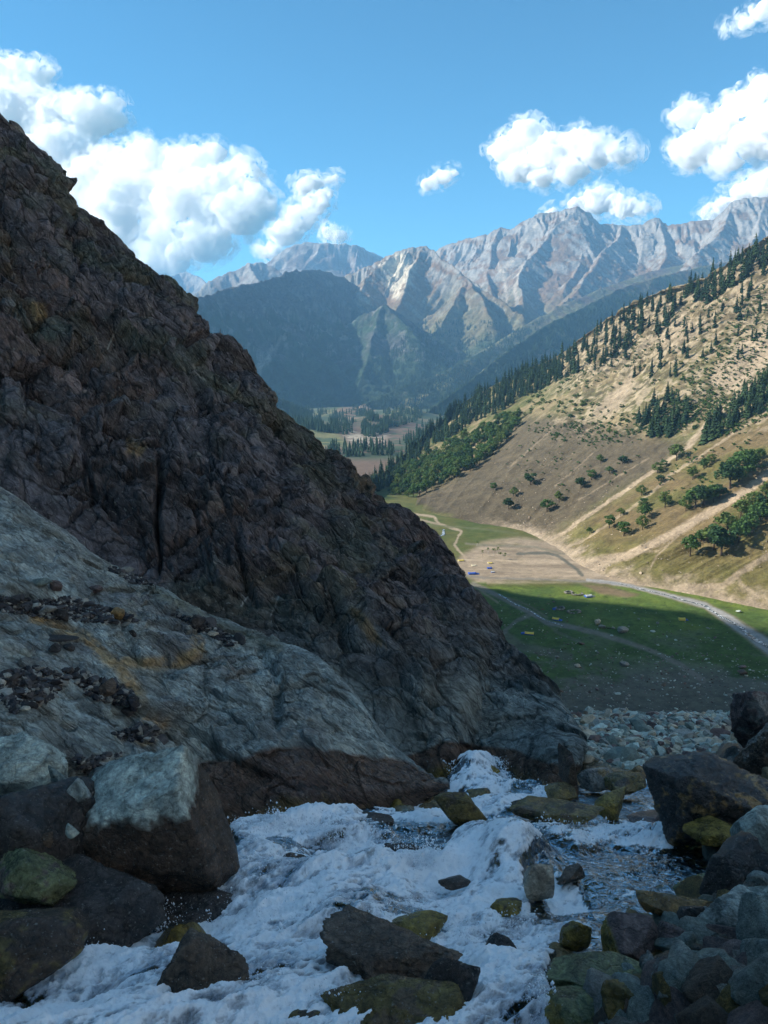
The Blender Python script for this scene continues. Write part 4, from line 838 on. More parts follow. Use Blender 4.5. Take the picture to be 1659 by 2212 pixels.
stone(1080, 2035, 70, 70, 'dark wet rock face showing through foam left of the mossy knob', 'dark', seed=101, sub=5, sink=.06)
stone(1245, 2025, 66, 66, 'mossy knob of rock left of the big olive block', 'moss', seed=103, planes=8, spots='wet')
stone(640, 2200, 90, 50, 'small olive rock awash at the bottom edge', 'olive', seed=105, sub=5, D=3.3, spots='wet')
stone(1400, 1770, 80, 40, 'purple brown rock in the fast water left of the large black boulder', 'purple', seed=107, sub=4)
# right bank
stone(1540, 1728, 262, 172, 'large black boulder with a rusty cream patch on its face at the right side', 'dark', seed=111, sub=6, D=6.6, cat='boulder', name='boulder', planes=4, rough=.05, extra=((.28, -.25, 1, .52), (-.9, -.35, .1, .85), (-.1, -1, -.35, .7)), spots='tan', depth=.7)
stone(1545, 1795, 120, 60, 'olive stone under the large black boulder', 'moss', seed=113, D=6.2)
stone(1642, 1815, 135, 135, 'smooth pale green boulder at the right edge beneath the large black boulder', 'pale', seed=115, sub=6, D=5.4, cat='boulder', name='boulder', planes=8, rough=.03, dry=True)
stone(1600, 1900, 145, 130, 'black shaded rock under the smooth pale green boulder', 'dark', seed=117, D=4.9)
stone(1650, 1950, 130, 70, 'pale rock with a dark notch at the right edge', 'pale', seed=119, D=4.6, dry=True)
stone(1602, 2010, 190, 125, 'broad teal grey boulder speckled white on the right bank', 'teal', 'slate', (.0, 0, 0), seed=121, sub=6, D=4.2, cat='boulder', name='boulder', planes=8, dry=True)
stone(1362, 2035, 130, 100, 'big olive block with a smooth brown top standing at the edge of the water', 'moss', 'purple', (.3, -.5, .3), seed=123, sub=6, planes=5, rough=.03, extra=((.1, -.3, 1, .7), (-1, -.3, .2, .9)))
stone(1470, 1960, 160, 80, 'tan and orange rock half under clear water behind the big olive block', 'tan', seed=125, planes=8, spots='brown')
stone(1520, 1905, 120, 56, 'greenish rock under clear water right of the pool', 'green', seed=127, planes=8, sink=.04)
stone(1465, 2045, 95, 85, 'dark striped brown stone leaning on the right of the big olive block', 'purple', seed=129, planes=6)
stone(1450, 2105, 160, 90, 'wide dark brown stone in front of the dark striped one', 'brown', seed=131, planes=7, D=3.75)
stone(1548, 2105, 175, 90, 'angular teal slab of stone tilted up to the right', 'teal', seed=133, sub=6, planes=5, rough=.035, tilt=-.5, dry=True, D=3.6)
stone(1500, 1985, 60, 60, 'black stone between the tan rock and the teal grey boulder', 'dark', seed=135, sub=4, D=4.4)
stone(1560, 2050, 70, 60, 'round dark stone in the shade of the teal grey boulder', 'brown', seed=137, sub=4, D=4.0)
stone(1290, 2112, 235, 110, 'wide green rock with a smooth domed top beside the foam', 'green', seed=139, sub=6, planes=6, rough=.025, spots=None, extra=((0, -.2, 1, .7),))
stone(1260, 2190, 190, 90, 'green speckled rock awash at the bottom edge right of the foam', 'green', seed=141, D=3.4, spots='moss', sub=6)
stone(1350, 2190, 100, 120, 'yellow olive rock at the bottom edge', 'olive', seed=143, D=3.35, planes=6)
stone(1415, 2150, 80, 110, 'pinkish grey stone standing behind the yellow olive rock', 'grey', seed=145, D=3.6, spots='purple', planes=6)
stone(1475, 2180, 130, 110, 'brown and tan stone at the bottom edge', 'brown', seed=147, D=3.4, spots='tan')
stone(1545, 2170, 80, 80, 'rounded teal stone near the bottom right corner', 'teal', seed=149, D=3.35, dry=True)
stone(1620, 2150, 110, 110, 'dark grey stone at the right edge near the bottom', 'dark', seed=151, D=3.5)
stone(1620, 2215, 160, 60, 'pale lilac stone in the bottom right corner', 'slate', seed=153, D=3.2, dry=True)
stone(1385, 2080, 44, 36, 'small tan stone under the big olive block', 'olive', seed=155, sub=4)
stone(1520, 2215, 110, 50, 'black stone cut by the bottom edge', 'dark', seed=157, D=3.25)
stone(1645, 2080, 70, 90, 'purple stone at the right edge beside the tilted teal slab', 'purple', seed=159, D=3.7)
stone(1655, 1565, 130, 190, 'rough purple grey outcrop at the right edge above the gravel bank', 'purple', seed=161, sub=6, D=9.5, cat='outcrop', name='rock_outcrop', planes=9, rough=.09, dry=True, spots='grey')
stone(1665, 1650, 110, 150, 'dark knobbly outcrop at the right edge behind the large black boulder', 'brown', seed=163, sub=6, D=8.2, cat='outcrop', name='rock_outcrop', planes=10, rough=.1, dry=True, spots='grey')
# stones resting on the slab
def on_slab(px_, py_):
    d = Vector(at(px_, py_, 1)); h = SLAB_BVH.ray_cast(Vector((0, 0, 0)), d.normalized()); return h[0]
def slab_stone(cx, cy, w, h, label, base, seed, sub=4, **k):
    p = on_slab(cx, cy + h * .4)
    if p is None: return
    return stone(cx, cy, w, h, label, base, seed=seed, sub=sub, D=p.y - .02, dry=True, **k)
slab_stone(424, 1342, 36, 32, 'round black stone at the upper rim of the slab', 'dark', 201)
slab_stone(460, 1368, 26, 12, 'small white stone below the round black one on the slab', 'cream', 202)
slab_stone(412, 1333, 14, 10, 'tiny pink stone left of the round black one on the slab', 'cream', 203, sub=3)
slab_stone(255, 1325, 34, 28, 'brown round stone on the upper part of the slab', 'tan', 204)
slab_stone(121, 1264, 28, 28, 'purple block high on the left of the slab', 'purple', 205)
slab_stone(206, 1272, 34, 20, 'flat dark stone high on the slab', 'purple', 206)
slab_stone(90, 1256, 44, 18, 'flat teal stone next to the purple block on the slab', 'teal', 207)
slab_stone(108, 1315, 34, 20, 'grey stone on the dark grit at the left of the slab', 'grey', 208)
slab_stone(135, 1328, 34, 28, 'dark angular stone on the dark grit at the left of the slab', 'dark', 209)
slab_stone(118, 1402, 26, 24, 'black stone alone in the left middle of the slab', 'dark', 210)
slab_stone(150, 1398, 24, 18, 'smaller black stone right of the one in the left middle of the slab', 'dark', 211)
slab_stone(232, 1490, 44, 40, 'dark reddish stone in the lower grit on the slab', 'brown', 212)
slab_stone(285, 1512, 34, 26, 'dark square stone at the lower end of the ochre seam', 'dark', 213)
slab_stone(278, 1535, 30, 18, 'black chip just below the dark square stone', 'dark', 214)
slab_stone(290, 1370, 18, 24, 'thin black upright chip in the middle of the slab', 'dark', 215)
slab_stone(55, 1530, 22, 12, 'white chip in the lower grit on the slab', 'cream', 216, sub=3)
slab_stone(118, 1378, 100, 14, 'long thin dark slate lying at the left of the slab', 'dark', 217)
# dark grit lying on the slab (nobody could count it)
def grit(name, polys, n, size, cols, bvh_fn, seed, kind='stuff', mat=None, aspect=.7):
    r = np.random.default_rng(seed); V = []; F = []; Cc = []; nv = 0
    for pg, wgt in polys:
        xs_ = [p[0] for p in pg]; ys_ = [p[1] for p in pg]; k = 0; tries = 0
        while k < n * wgt and tries < n * wgt * 12:
            tries += 1; x = r.uniform(min(xs_), max(xs_)); y = r.uniform(min(ys_), max(ys_))
            if not inpoly(np.array([x]), np.array([y]), pg)[0]: continue
            p = bvh_fn(x, y)
            if p is None: continue
            k += 1; s = size * r.lognormal(0, .45) * 1.0; dv, df = ICO[2]
            nn = r.normal(size=(7, 3)); nn /= np.linalg.norm(nn, axis=1)[:, None]
            q = np.maximum((dv @ nn.T) / r.uniform(.55, 1, 7), .35); P = dv / ((q ** 14).sum(1) ** (1 / 14))[:, None]
            rot = np.array(Matrix.Rotation(r.uniform(0, 6.28), 3, 'Z')); P = (P * np.array([1, r.uniform(.6, 1), aspect * r.uniform(.6, 1.1)])) @ rot.T
            V.append(P * s + np.array(p) + np.array([0, 0, s * .15])); F.append(df + nv); nv += len(dv)
            c = np.array(cols[r.integers(len(cols))]) * r.uniform(.7, 1.3); Cc.append(np.broadcast_to(c, P.shape))
    me = mesh_np(name, np.concatenate(V), np.concatenate(F), mat or M_pebble, False, {'Col': np.concatenate(Cc), 'Wet': np.zeros(nv)})
    o = link(name, me); tag(o, kind=kind); return o
dk = [(.045, .045, .05), (.06, .06, .065), (.075, .07, .07), COLS['grey'], (.03, .03, .035)]
grit('dark_grit', [([(-10, 1285), (70, 1300), (150, 1290), (260, 1320), (300, 1345), (180, 1345), (60, 1330), (-10, 1320)], .9), ([(230, 1225), (290, 1235), (330, 1265), (280, 1260)], .25), ([(370, 1325), (430, 1335), (520, 1385), (500, 1395), (430, 1365)], .3),
                   ([(10, 1450), (90, 1440), (150, 1470), (100, 1520), (30, 1540), (-10, 1490)], 1.0), ([(140, 1445), (200, 1460), (290, 1500), (300, 1530), (200, 1510)], .7), ([(240, 1585), (330, 1560), (360, 1600), (270, 1600)], .15), ([(150, 1640), (260, 1630), (240, 1680), (180, 1670)], .15)], 1500, .016, dk, on_slab, 5)
# pale stones of the gravel bank at the lip
def on_bed(x, y):
    h = BED_BVH.ray_cast(Vector((0, 0, 0)), Vector(at(x, y, 1)).normalized()); return h[0]
bk_poly = [(1235, 1590), (1300, 1585), (1400, 1600), (1520, 1605), (1659, 1640), (1680, 1700), (1560, 1670), (1440, 1665), (1400, 1650), (1330, 1668), (1240, 1660)]
gc = [COLS['pale'], COLS['slate'], COLS['pale'], COLS['grey'], COLS['teal'], COLS['purple'], COLS['cream']]
def bank_pt(x, y):                                   # x, y in 0..1 spread over the real surface of the bank
    Y = 10.3 + 6.2 * y; X = Y * (.15 + .45 * x)
    h = BED_BVH.ray_cast(Vector((X, Y, 5)), Vector((0, 0, -1))); return h[0]
grit('gravel', [([(0, 0), (1, 0), (1, 1), (0, 1)], 1)], 12000, .036, gc, bank_pt, 6, aspect=.7)
protos = []
for i in range(7):
    P, F_ = rock_shape(300 + i, 4, 9, .05); col, wet = shade_rock(P, P * .3, ['pale', 'slate', 'grey', 'pale', 'teal', 'purple', 'cream'][i], seed=300 + i)
    protos.append(mesh_np('stone', P, F_, M_bould, True, {'Col': col, 'Wet': wet * 0}))
r = np.random.default_rng(77); k = 0
while k < 75:
    p = bank_pt(r.random(), r.random())
    if p is None: continue
    o = link('stone', protos[r.integers(7)], None, tuple(p)); s = r.uniform(.06, .12) * (1.5 if r.random() < .12 else 1)
    o.scale = (s, s * r.uniform(.7, 1), s * r.uniform(.5, .8)); o.rotation_euler = (r.uniform(-.3, .3), r.uniform(-.3, .3), r.uniform(0, 6.28))
    tag(o, 'pale angular stone of the gravel bank at the lip of the stream', 'stone', 'pale stones on the gravel bank'); k += 1
# rubble filling the right bank between the named rocks
k = 0; rb = [(1300, 2230), (1310, 2150), (1420, 2080), (1430, 1990), (1520, 1920), (1560, 1850), (1700, 1820), (1700, 2230)]
cols7 = ['brown', 'teal', 'teal', 'purple', 'grey', 'olive', 'slate']
pr2 = []
for i in range(7):
    P, F_ = rock_shape(400 + i, 4, 7, .035); col, wet = shade_rock(P, P * .3, cols7[i], seed=400 + i)
    pr2.append(mesh_np('stone', P, F_, M_bould, True, {'Col': col * 1.15, 'Wet': wet * .4}))
while k < 150:
    x = r.uniform(1290, 1700); y = r.uniform(1820, 2240)
    if not inpoly(np.array([x]), np.array([y]), rb)[0]: continue
    p = on_bed(x, y)
    if p is None: continue
    o = link('stone', pr2[r.integers(7)], None, tuple(p)); s = r.uniform(.06, .18)
    o.scale = (s, s * r.uniform(.7, 1), s * r.uniform(.5, .9)); o.rotation_euler = (r.uniform(-.5, .5), r.uniform(-.5, .5), r.uniform(0, 6.28))
    tag(o, 'small wet stone wedged between the larger rocks of the right bank', 'stone', 'small stones of the right bank'); k += 1

k = 0
while k < 68:                                        # the bank goes on to the right of the picture
    Y = r.uniform(2.2, 9.5); X = Y * r.uniform(.50, 1.0); h = BED_BVH.ray_cast(Vector((X, Y, 5)), Vector((0, 0, -1)))
    if h[0] is None: continue
    o = link('stone', pr2[r.integers(7)], None, tuple(h[0])); s = r.uniform(.12, .34)
    o.scale = (s, s * r.uniform(.7, 1), s * r.uniform(.5, .8)); o.rotation_euler = (r.uniform(-.4, .4), r.uniform(-.4, .4), r.uniform(0, 6.28))
    tag(o, 'stone of the right bank at or beyond the right edge of the picture', 'stone', 'stones beyond the right edge'); k += 1

# ---- flying drops and spray
WAT_BVH = bvh_of(Pw, 2)
def on_water(x, y):
    h = WAT_BVH.ray_cast(Vector((0, 0, 0)), Vector(at(x, y, 1)).normalized()); return h[0]
m_drop, nt = nodes('water_drop'); n = N(nt)
b = n('ShaderNodeBsdfPrincipled', Roughness=.15); b.inputs['Base Color'].default_value = (.85, .89, .95, 1); o = n('ShaderNodeOutputMaterial'); nt.links.new(b.outputs[0], o.inputs[0])
r = np.random.default_rng(8); V = []; F = []; nv = 0
octv = np.array([[1, 0, 0], [-1, 0, 0], [0, 1, 0], [0, -1, 0], [0, 0, 1], [0, 0, -1]], float); octf = np.array([[0, 2, 4], [2, 1, 4], [1, 3, 4], [3, 0, 4], [2, 0, 5], [1, 2, 5], [3, 1, 5], [0, 3, 5]])
jets = [(960, 1670, 20, .35, 260), (1080, 1655, 45, .25, 300), (1120, 1690, 30, .2, 200), (560, 1780, 60, .2, 420), (680, 1780, 60, .25, 500), (600, 1775, 40, .28, 300), (770, 1800, 60, .22, 420), (880, 1830, 60, .3, 520), (920, 1860, 50, .3, 420), (620, 1850, 60, .2, 300), (450, 1935, 50, .15, 300), (360, 1975, 60, .22, 450), (300, 1990, 60, .15, 300),
        (150, 2020, 60, .2, 300), (90, 2060, 60, .2, 300), (1110, 1985, 60, .18, 400), (1060, 2020, 60, .15, 300), (1200, 1780, 50, .15, 300), (1250, 1790, 60, .13, 300), (1370, 1800, 80, .1, 300), (1190, 2120, 30, .2, 250), (1160, 2150, 40, .2, 300), (880, 1950, 120, .12, 400), (540, 2100, 90, .12, 300), (750, 2150, 50, .15, 250), (640, 1950, 160, .12, 600), (950, 1990, 60, .12, 250), (330, 1960, 30, .3, 26)]
for (x, y, sp, hh_, cnt) in jets:
    for _ in range(4):
        jx = x + r.normal() * sp * .6; jy = y + abs(r.normal()) * sp * .25; dx, dz = r.normal() * .12, r.uniform(.5, 1)
        for _ in range(cnt // 4):
            t = r.random() ** 1.4
            p = on_water(jx + r.normal() * sp * .30, jy + r.normal() * sp * .12)
            if p is None: continue
            p = np.array(p) + np.array([dx * t * hh_ + r.normal() * .02, r.normal() * .03, dz * t * hh_ * .8 - .01]); s = r.lognormal(math.log(.0024), .55) * (p[1] / 4.0) ** .6
            V.append(octv * s * np.array([1, 1, r.uniform(.8, 2.2)]) + p); F.append(octf + nv); nv += 6
me = mesh_np('spray', np.concatenate(V), np.concatenate(F), m_drop, True); so_ = link('spray', me); tag(so_, kind='stuff')

# ================================================================== TREES, TENTS AND STONES OF THE VALLEY
def ray(bvh, x, y):
    h = bvh.ray_cast(Vector((0, 0, 0)), Vector(at(x, y, 1)).normalized()); return h[0]
M_con = plain_mat('conifer_needles', (.018, .042, .020), .9, 8, .35)
M_leaf = plain_mat('green_leaves', (.046, .092, .022), .85, 5, .4, trans=.35)
M_leaf2 = plain_mat('yellow_green_leaves', (.070, .105, .024), .85, 5, .4, trans=.35)
M_bark = plain_mat('bark', (.07, .05, .035), .9, 12, .3)
M_dead = plain_mat('pale_bark', (.42, .38, .33), .9, 12, .2)
M_con2 = plain_mat('light_conifer_needles', (.038, .070, .026), .9, 8, .35)
def conifer(seed, mat=None, wd=1.0):
    r = np.random.default_rng(seed); V = []; F = []
    L = 15
    for i in range(L):
        t = i / (L - 1); z = .10 + .86 * t; rad = (.165 * (1 - t) ** .85 + .012) * wd * r.uniform(.8, 1.15)
        for k in range(8):
            a = r.uniform(0, 6.28); ln = rad * r.uniform(.7, 1.15); w = ln * .42 + .008; ca, sa = math.cos(a), math.sin(a)
            z0 = z + r.uniform(-.02, .02); dr = ln * r.uniform(.35, .7); b = len(V)
            V += [(-sa * w * .3, ca * w * .3, z0 + .02), (ca * ln * .55 - sa * w, sa * ln * .55 + ca * w, z0 - dr * .4), (ca * ln, sa * ln, z0 - dr), (ca * ln * .55 + sa * w, sa * ln * .55 - ca * w, z0 - dr * .5)]
            F.append((b, b + 1, b + 2, b + 3))
    return mesh_np('crown', V, F, mat or M_con, False)
def trunk(h, r0, mat=M_bark, lean=0):
    V = []; F = []
    for i, t in enumerate((0, .4, 1)):
        for k in range(6):
            a = k * math.pi / 3; V.append((math.cos(a) * r0 * (1 - .7 * t) + lean * t, math.sin(a) * r0 * (1 - .7 * t), h * t))
    for i in range(2):
        for k in range(6): F.append((i * 6 + k, i * 6 + (k + 1) % 6, (i + 1) * 6 + (k + 1) % 6, (i + 1) * 6 + k))
    return mesh_np('trunk', V, F, mat, True)
def crown(seed, mat, nc=24, nl=30, rx=.36, z0=.58, rz=.36, s=.045, low=.1):
    r = np.random.default_rng(seed); V = []; F = []
    for c in range(nc):
        d = r.normal(size=3); d /= np.linalg.norm(d); q = r.uniform(.35, 1) ** .5 * .8
        cx, cy, cz = d[0] * rx * q * (1.15 - .3 * d[2]), d[1] * rx * q * (1.15 - .3 * d[2]), z0 + d[2] * rz * q; cr = r.uniform(.09, .16)
        for l in range(nl):
            e = r.normal(size=3); e /= np.linalg.norm(e); p = np.array([cx, cy, cz]) + e * cr * r.uniform(.6, 1.05) * np.array([1.1, 1.1, .85])
            if p[2] < low: continue
            a = r.normal(size=3); a /= np.linalg.norm(a); n_ = e + a * .8; n_ /= np.linalg.norm(n_); u_ = np.cross(n_, [0, 0, 1.]); u_ /= np.linalg.norm(u_) + 1e-9; v_ = np.cross(n_, u_); ss = s * r.uniform(.6, 1.3); b = len(V)
            V += [p + u_ * ss, p + v_ * ss * .8, p - u_ * ss, p - v_ * ss * .8]; F.append((b, b + 1, b + 2, b + 3))
    return mesh_np('crown', V, F, mat, False)
CON = [conifer(s, (M_con, M_con, M_con2)[s % 3], (1, 1.35, 1.2, .85)[s % 4]) for s in range(9)]; TR1 = trunk(.5, .018)
M_leaf3 = plain_mat('dark_leaves', (.022, .052, .018), .85, 5, .4, trans=.25)
BRO = [crown(s, (M_leaf2, M_leaf, M_leaf3)[s % 3]) for s in range(8)]; TR2 = trunk(.55, .035)
SHR = [crown(20 + s, M_leaf if s % 2 else M_leaf2, 9, 22, .42, .42, .36, .09, 0) for s in range(4)]; TR3 = trunk(.4, .04)
DED = [crown(30 + s, M_leaf2, 7, 12, .25, .75, .2, .05, .5) for s in range(2)]; TR4 = trunk(.85, .035, M_dead, .08)
rt = np.random.default_rng(99)
def tree(name, p, h, crowns, tr, label, cat, group=None, wid=1.0):
    e = bpy.data.objects.new(name, None); C.objects.link(e); e.location = (p[0], p[1], p[2] - .02 * h)
    w = h * wid * rt.uniform(.9, 1.12); e.scale = (w, w, h); e.rotation_euler = (rt.normal() * .02, rt.normal() * .02, rt.uniform(0, 6.28)); e.empty_display_size = .1
    link('crown', crowns[rt.integers(len(crowns))], e); link('trunk', tr, e); tag(e, label, cat, group); return e
def scatter(poly, n, bvh=None, mind=0):
    xs_ = [p[0] for p in poly]; ys_ = [p[1] for p in poly]; out = []; t = 0
    while len(out) < n and t < n * 60:
        t += 1; x = rt.uniform(min(xs_), max(xs_)); y = rt.uniform(min(ys_), max(ys_))
        if not inpoly(np.array([x]), np.array([y]), poly)[0]: continue
        if mind and any((x - a) ** 2 + (y - b) ** 2 < mind * mind for a, b, _ in out): continue
        p = ray(bvh or HILL_BVH, x, y)
        if p is not None and p.y < 2200: out.append((x, y, p))
    return out
# conifers on the crest and in the upper slope
zones = [([(770, 1075), (840, 1005), (900, 940), (950, 900), (1000, 862), (1060, 835), (1100, 820), (1150, 795), (1205, 775), (1215, 818), (1150, 853), (1080, 890), (1000, 930), (930, 972), (870, 1020), (825, 1062)], 640, 'dark conifer in the dense belt along the lower crest of the right hillside', 'conifers of the lower crest belt', 17),
         ([(1200, 780), (1260, 735), (1330, 690), (1420, 645), (1500, 625), (1440, 705), (1360, 748), (1300, 790), (1250, 822), (1210, 825)], 125, 'dark conifer in the thinner belt along the middle of the crest above the crags', 'conifers of the middle crest', 18),
         ([(1470, 635), (1580, 575), (1665, 535), (1659, 592), (1600, 615), (1520, 665)], 70, 'tall conifer in the row on the crest at the upper right of the hillside', 'conifers of the upper right crest', 20),
         ([(1310, 800), (1400, 715), (1500, 672), (1659, 610), (1659, 760), (1500, 800), (1400, 850)], 50, 'single conifer among tan crags in the upper part of the right hillside', 'scattered conifers among the crags', 14),
         ([(1370, 915), (1425, 855), (1480, 870), (1500, 900), (1440, 948), (1390, 945)], 55, 'conifer in the dark green grove halfway up the right hillside', 'conifers of the slope grove', 14),
         ([(1500, 955), (1545, 905), (1659, 815), (1659, 890), (1600, 915), (1530, 960)], 65, 'conifer in the green strip below the landslide at the right edge', 'conifers of the strip below the landslide', 14)]
allc = []
for pg, n_, lb, gr, hm in zones:
    for x, y, p in scatter(pg, n_): allc.append((hm * rt.uniform(.75, 1.4), p, lb, gr))
allc.sort(key=lambda q: -q[0] / q[1].length)
CONL = [conifer(40 + s, M_con2 if s % 3 else M_con, 1.5) for s in range(5)]
for h, p, lb, gr in allc[:295]: tree('conifer', p, h, CONL if ('grove' in lb or 'strip' in lb) else CON, TR1, lb, 'conifer', gr)
def merged(name, items, protos_, kind='stuff', mat=None, wid=1.0):
    V = []; F = []; nv = 0
    for h, p in items:
        me = protos_[rt.integers(len(protos_))]; n_ = len(me.vertices); co = np.zeros(n_ * 3, np.float32); me.vertices.foreach_get('co', co); co = co.reshape(-1, 3)
        f = np.zeros(len(me.loops), np.int32); me.loops.foreach_get('vertex_index', f); f = f.reshape(-1, 4 if len(me.polygons) and me.polygons[0].loop_total == 4 else 3)
        a = rt.uniform(0, 6.28); ca, sa = math.cos(a), math.sin(a); q = co @ np.array([[ca, sa, 0], [-sa, ca, 0], [0, 0, 1]]) * np.array([h * wid, h * wid, h]) + np.array(p)
        V.append(q); F.append(f + nv); nv += n_
    o = link(name, mesh_np(name, np.concatenate(V), np.concatenate(F), mat or protos_[0].materials[0], False)); tag(o, kind=kind); return o
merged('conifer_wood', [(h, p) for h, p, _, _ in allc[295:]], CON)
# broadleaf stand at the foot of the crest
for x, y, p in scatter([(838, 1080), (850, 1040), (880, 1012), (950, 975), (1020, 942), (1090, 905), (1125, 905), (1110, 938), (1060, 990), (1010, 1022), (940, 1058), (880, 1082)], 190, None, 6):
    tree('broadleaf_tree', p, rt.uniform(12, 19), BRO, TR2, 'round crowned green tree in the dense broadleaf stand below the conifer belt', 'tree', 'broadleaf stand below the conifers', .95)
# broadleaf trees standing free (noted on an enlargement: x, y of the foot, height)
free = [((75, 1445, 48), 'small round dark tree standing alone at the left of the brown slope'), ((290, 1412, 75), 'tall dark tree alone in the middle of the brown slope'), ((695, 1288, 48), 'small dark tree high in the shaded right part of the brown slope'),
        ((820, 1292, 52), 'wide dark bush tree highest in the shaded part of the brown slope'), ((745, 1348, 42), 'low dark tree just below the wide bush tree on the brown slope'), ((580, 1432, 68), 'dark tree left of a pair in the shaded brown slope'), ((640, 1382, 58), 'dark tree right of a pair in the shaded brown slope'),
        ((385, 1568, 72), 'dark round tree low on the brown slope above the grass strip'), ((455, 1512, 62), 'dark tree just above right of the round tree low on the brown slope'), ((165, 1552, 70), 'dark tree in front of a pair low at the left of the brown slope'), ((192, 1478, 52), 'smaller dark tree behind a pair low at the left of the brown slope'),
        ((630, 1695, 38), 'tiny tree at the edge of the pale river flats'), ((810, 1592, 44), 'small thin yellowish tree above the first pair on the olive slope'), ((745, 1662, 78), 'left tree of the round pair lowest on the olive slope'), ((828, 1706, 84), 'right tree of the round pair lowest on the olive slope'),
        ((930, 1475, 58), 'low bushy tree alone beside the upper pale track'), ((1065, 1542, 88), 'round tree with long shadow alone on the red brown patch'), ((1130, 1272, 88), 'leaning green tree where the upper pale track meets the olive slope'), ((1020, 1346, 60), 'green tree left of the leaning one on the upper pale track'),
        ((1060, 1312, 42), 'small tree between the two on the upper pale track'), ((1225, 1382, 72), 'dark narrow tree alone above the round tree on the red brown patch'), ((1290, 1322, 58), 'left thin tree of the sparse pair high on the olive slope'), ((1330, 1292, 52), 'right thin tree of the sparse pair high on the olive slope'),
        ((1210, 1822, 115), 'tall narrow tree lowest of all at the left of the big lower clump'), ((1268, 1752, 76), 'thin dark tree just above the lowest narrow tree'), ((1040, 1402, 46), 'small pale leaved tree left of the dark narrow tree')]
for (x, y, h), lb in free:
    X, Y = c6([(x, y)])[0]; p = ray(HILL_BVH, X, Y)
    if p is not None: tree('broadleaf_tree', p, h * .43 * p.length / FPX, BRO, TR2, lb, 'tree', None, 1.05 if h > 60 else 1.2)
for lb, gr, cl_ in (('green tree in the short vertical row on the olive slope', 'trees of the short row', [(935, 1672, 78), (948, 1610, 82), (940, 1548, 60)]),
                    ('green tree in the clump above the lower pale track', 'clump above the lower track', [(1185, 1562, 74), (1240, 1548, 112), (1288, 1532, 118), (1345, 1512, 95), (1380, 1490, 80)]),
                    ('green tree in the dark clump at the top of the lower pale track', 'clump at the top of the lower track', [(1440, 1432, 150), (1490, 1392, 140), (1520, 1335, 115), (1570, 1290, 70), (1610, 1270, 60)]),
                    ('leafy green tree in the big clump below the lower pale track at the right edge', 'big clump at the right edge', [(1345, 1785, 130), (1388, 1812, 160), (1420, 1700, 115), (1490, 1745, 120), (1550, 1700, 115), (1600, 1640, 115), (1632, 1560, 100), (1500, 1600, 90), (1572, 1560, 95), (1642, 1490, 80), (1655, 1620, 90)])):
    for x, y, h in cl_:
        X, Y = c6([(x, y)])[0]; p = ray(HILL_BVH, X, Y)
        if p is not None: tree('broadleaf_tree', p, h * .44 * p.length / FPX, BRO, TR2, lb, 'tree', gr, 1.12)
# bushes
for pg, n_, lb, gr, hp in (([(1130, 925), (1250, 865), (1400, 885), (1380, 945), (1280, 965), (1200, 955)], 75, 'small dark bush scattered on the upper edge of the brown slope', 'bushes above the brown slope', 7.5),
                           ([(1300, 790), (1480, 705), (1640, 640), (1659, 800), (1450, 835), (1330, 860)], 95, 'small green bush among the tan crags high on the right hillside', 'bushes among the crags', 6.5),
                           ([(1390, 885), (1560, 835), (1610, 880), (1480, 940)], 60, 'bright green bush in the scrub halfway up the right hillside', 'bushes of the mid slope scrub', 7.5),
                           ([(1170, 840), (1290, 800), (1260, 885), (1140, 905), (1080, 910)], 55, 'green bush below the conifers at the left of the crags', 'bushes below the crest conifers', 8.0)):
    for x, y, p in scatter(pg, n_): tree('bush', p, hp * rt.uniform(.6, 1.35) * p.length / FPX, SHR, TR3, lb, 'bush', gr, 1.3)
scr = []
for pg, n_ in (([(1130, 930), (1400, 890), (1659, 620), (1659, 820), (1450, 940), (1280, 970)], 700), ([(1200, 810), (1400, 690), (1659, 570), (1659, 640), (1450, 740), (1250, 850)], 260), ([(1050, 990), (1200, 930), (1400, 960), (1350, 1050), (1200, 1100)], 60), ([(1400, 1000), (1659, 900), (1659, 1020), (1450, 1120)], 90), ([(1380, 905), (1540, 850), (1590, 880), (1460, 945)], 240), ([(1510, 955), (1659, 830), (1659, 900), (1560, 950)], 160)):
    scr += [(rt.uniform(2.0, 4.5), p) for x, y, p in scatter(pg, n_)]
merged('scrub', scr, [crown(50 + s, M_leaf, 4, 9, .5, .4, .4, .16, 0) for s in range(3)], wid=1.2)
# woods far away: one mass
tri = []
for s in range(3):
    V = []; F = []
    for lv in range(3):
        z = .05 + .3 * lv; w = .2 - .05 * lv
        for k in range(4):
            a = k * 1.57 + lv * .6 + s; b = len(V); V += [(0, 0, z + .38), (math.cos(a) * w, math.sin(a) * w, z), (math.cos(a + 1.57) * w, math.sin(a + 1.57) * w, z)]; F.append((b, b + 1, b + 2))
    tri.append(mesh_np('far_tree', V, F, M_con, False))
FAR_BVH = []
for P_ in (P_spur, P_range, P_dark): FAR_BVH.append(bvh_of(P_, 2))
def far_ray(x, y):
    o_ = Vector((0, 0, 0)); d_ = Vector(at(x, y, 1)).normalized(); best = None
    for b_ in FAR_BVH + [FLOOR_BVH2]:
        h_ = b_.ray_cast(o_, d_)
        if h_[0] is not None and (best is None or h_[3] < best[1]): best = (h_[0], h_[3])
    return None if best is None else best[0]
ff = []
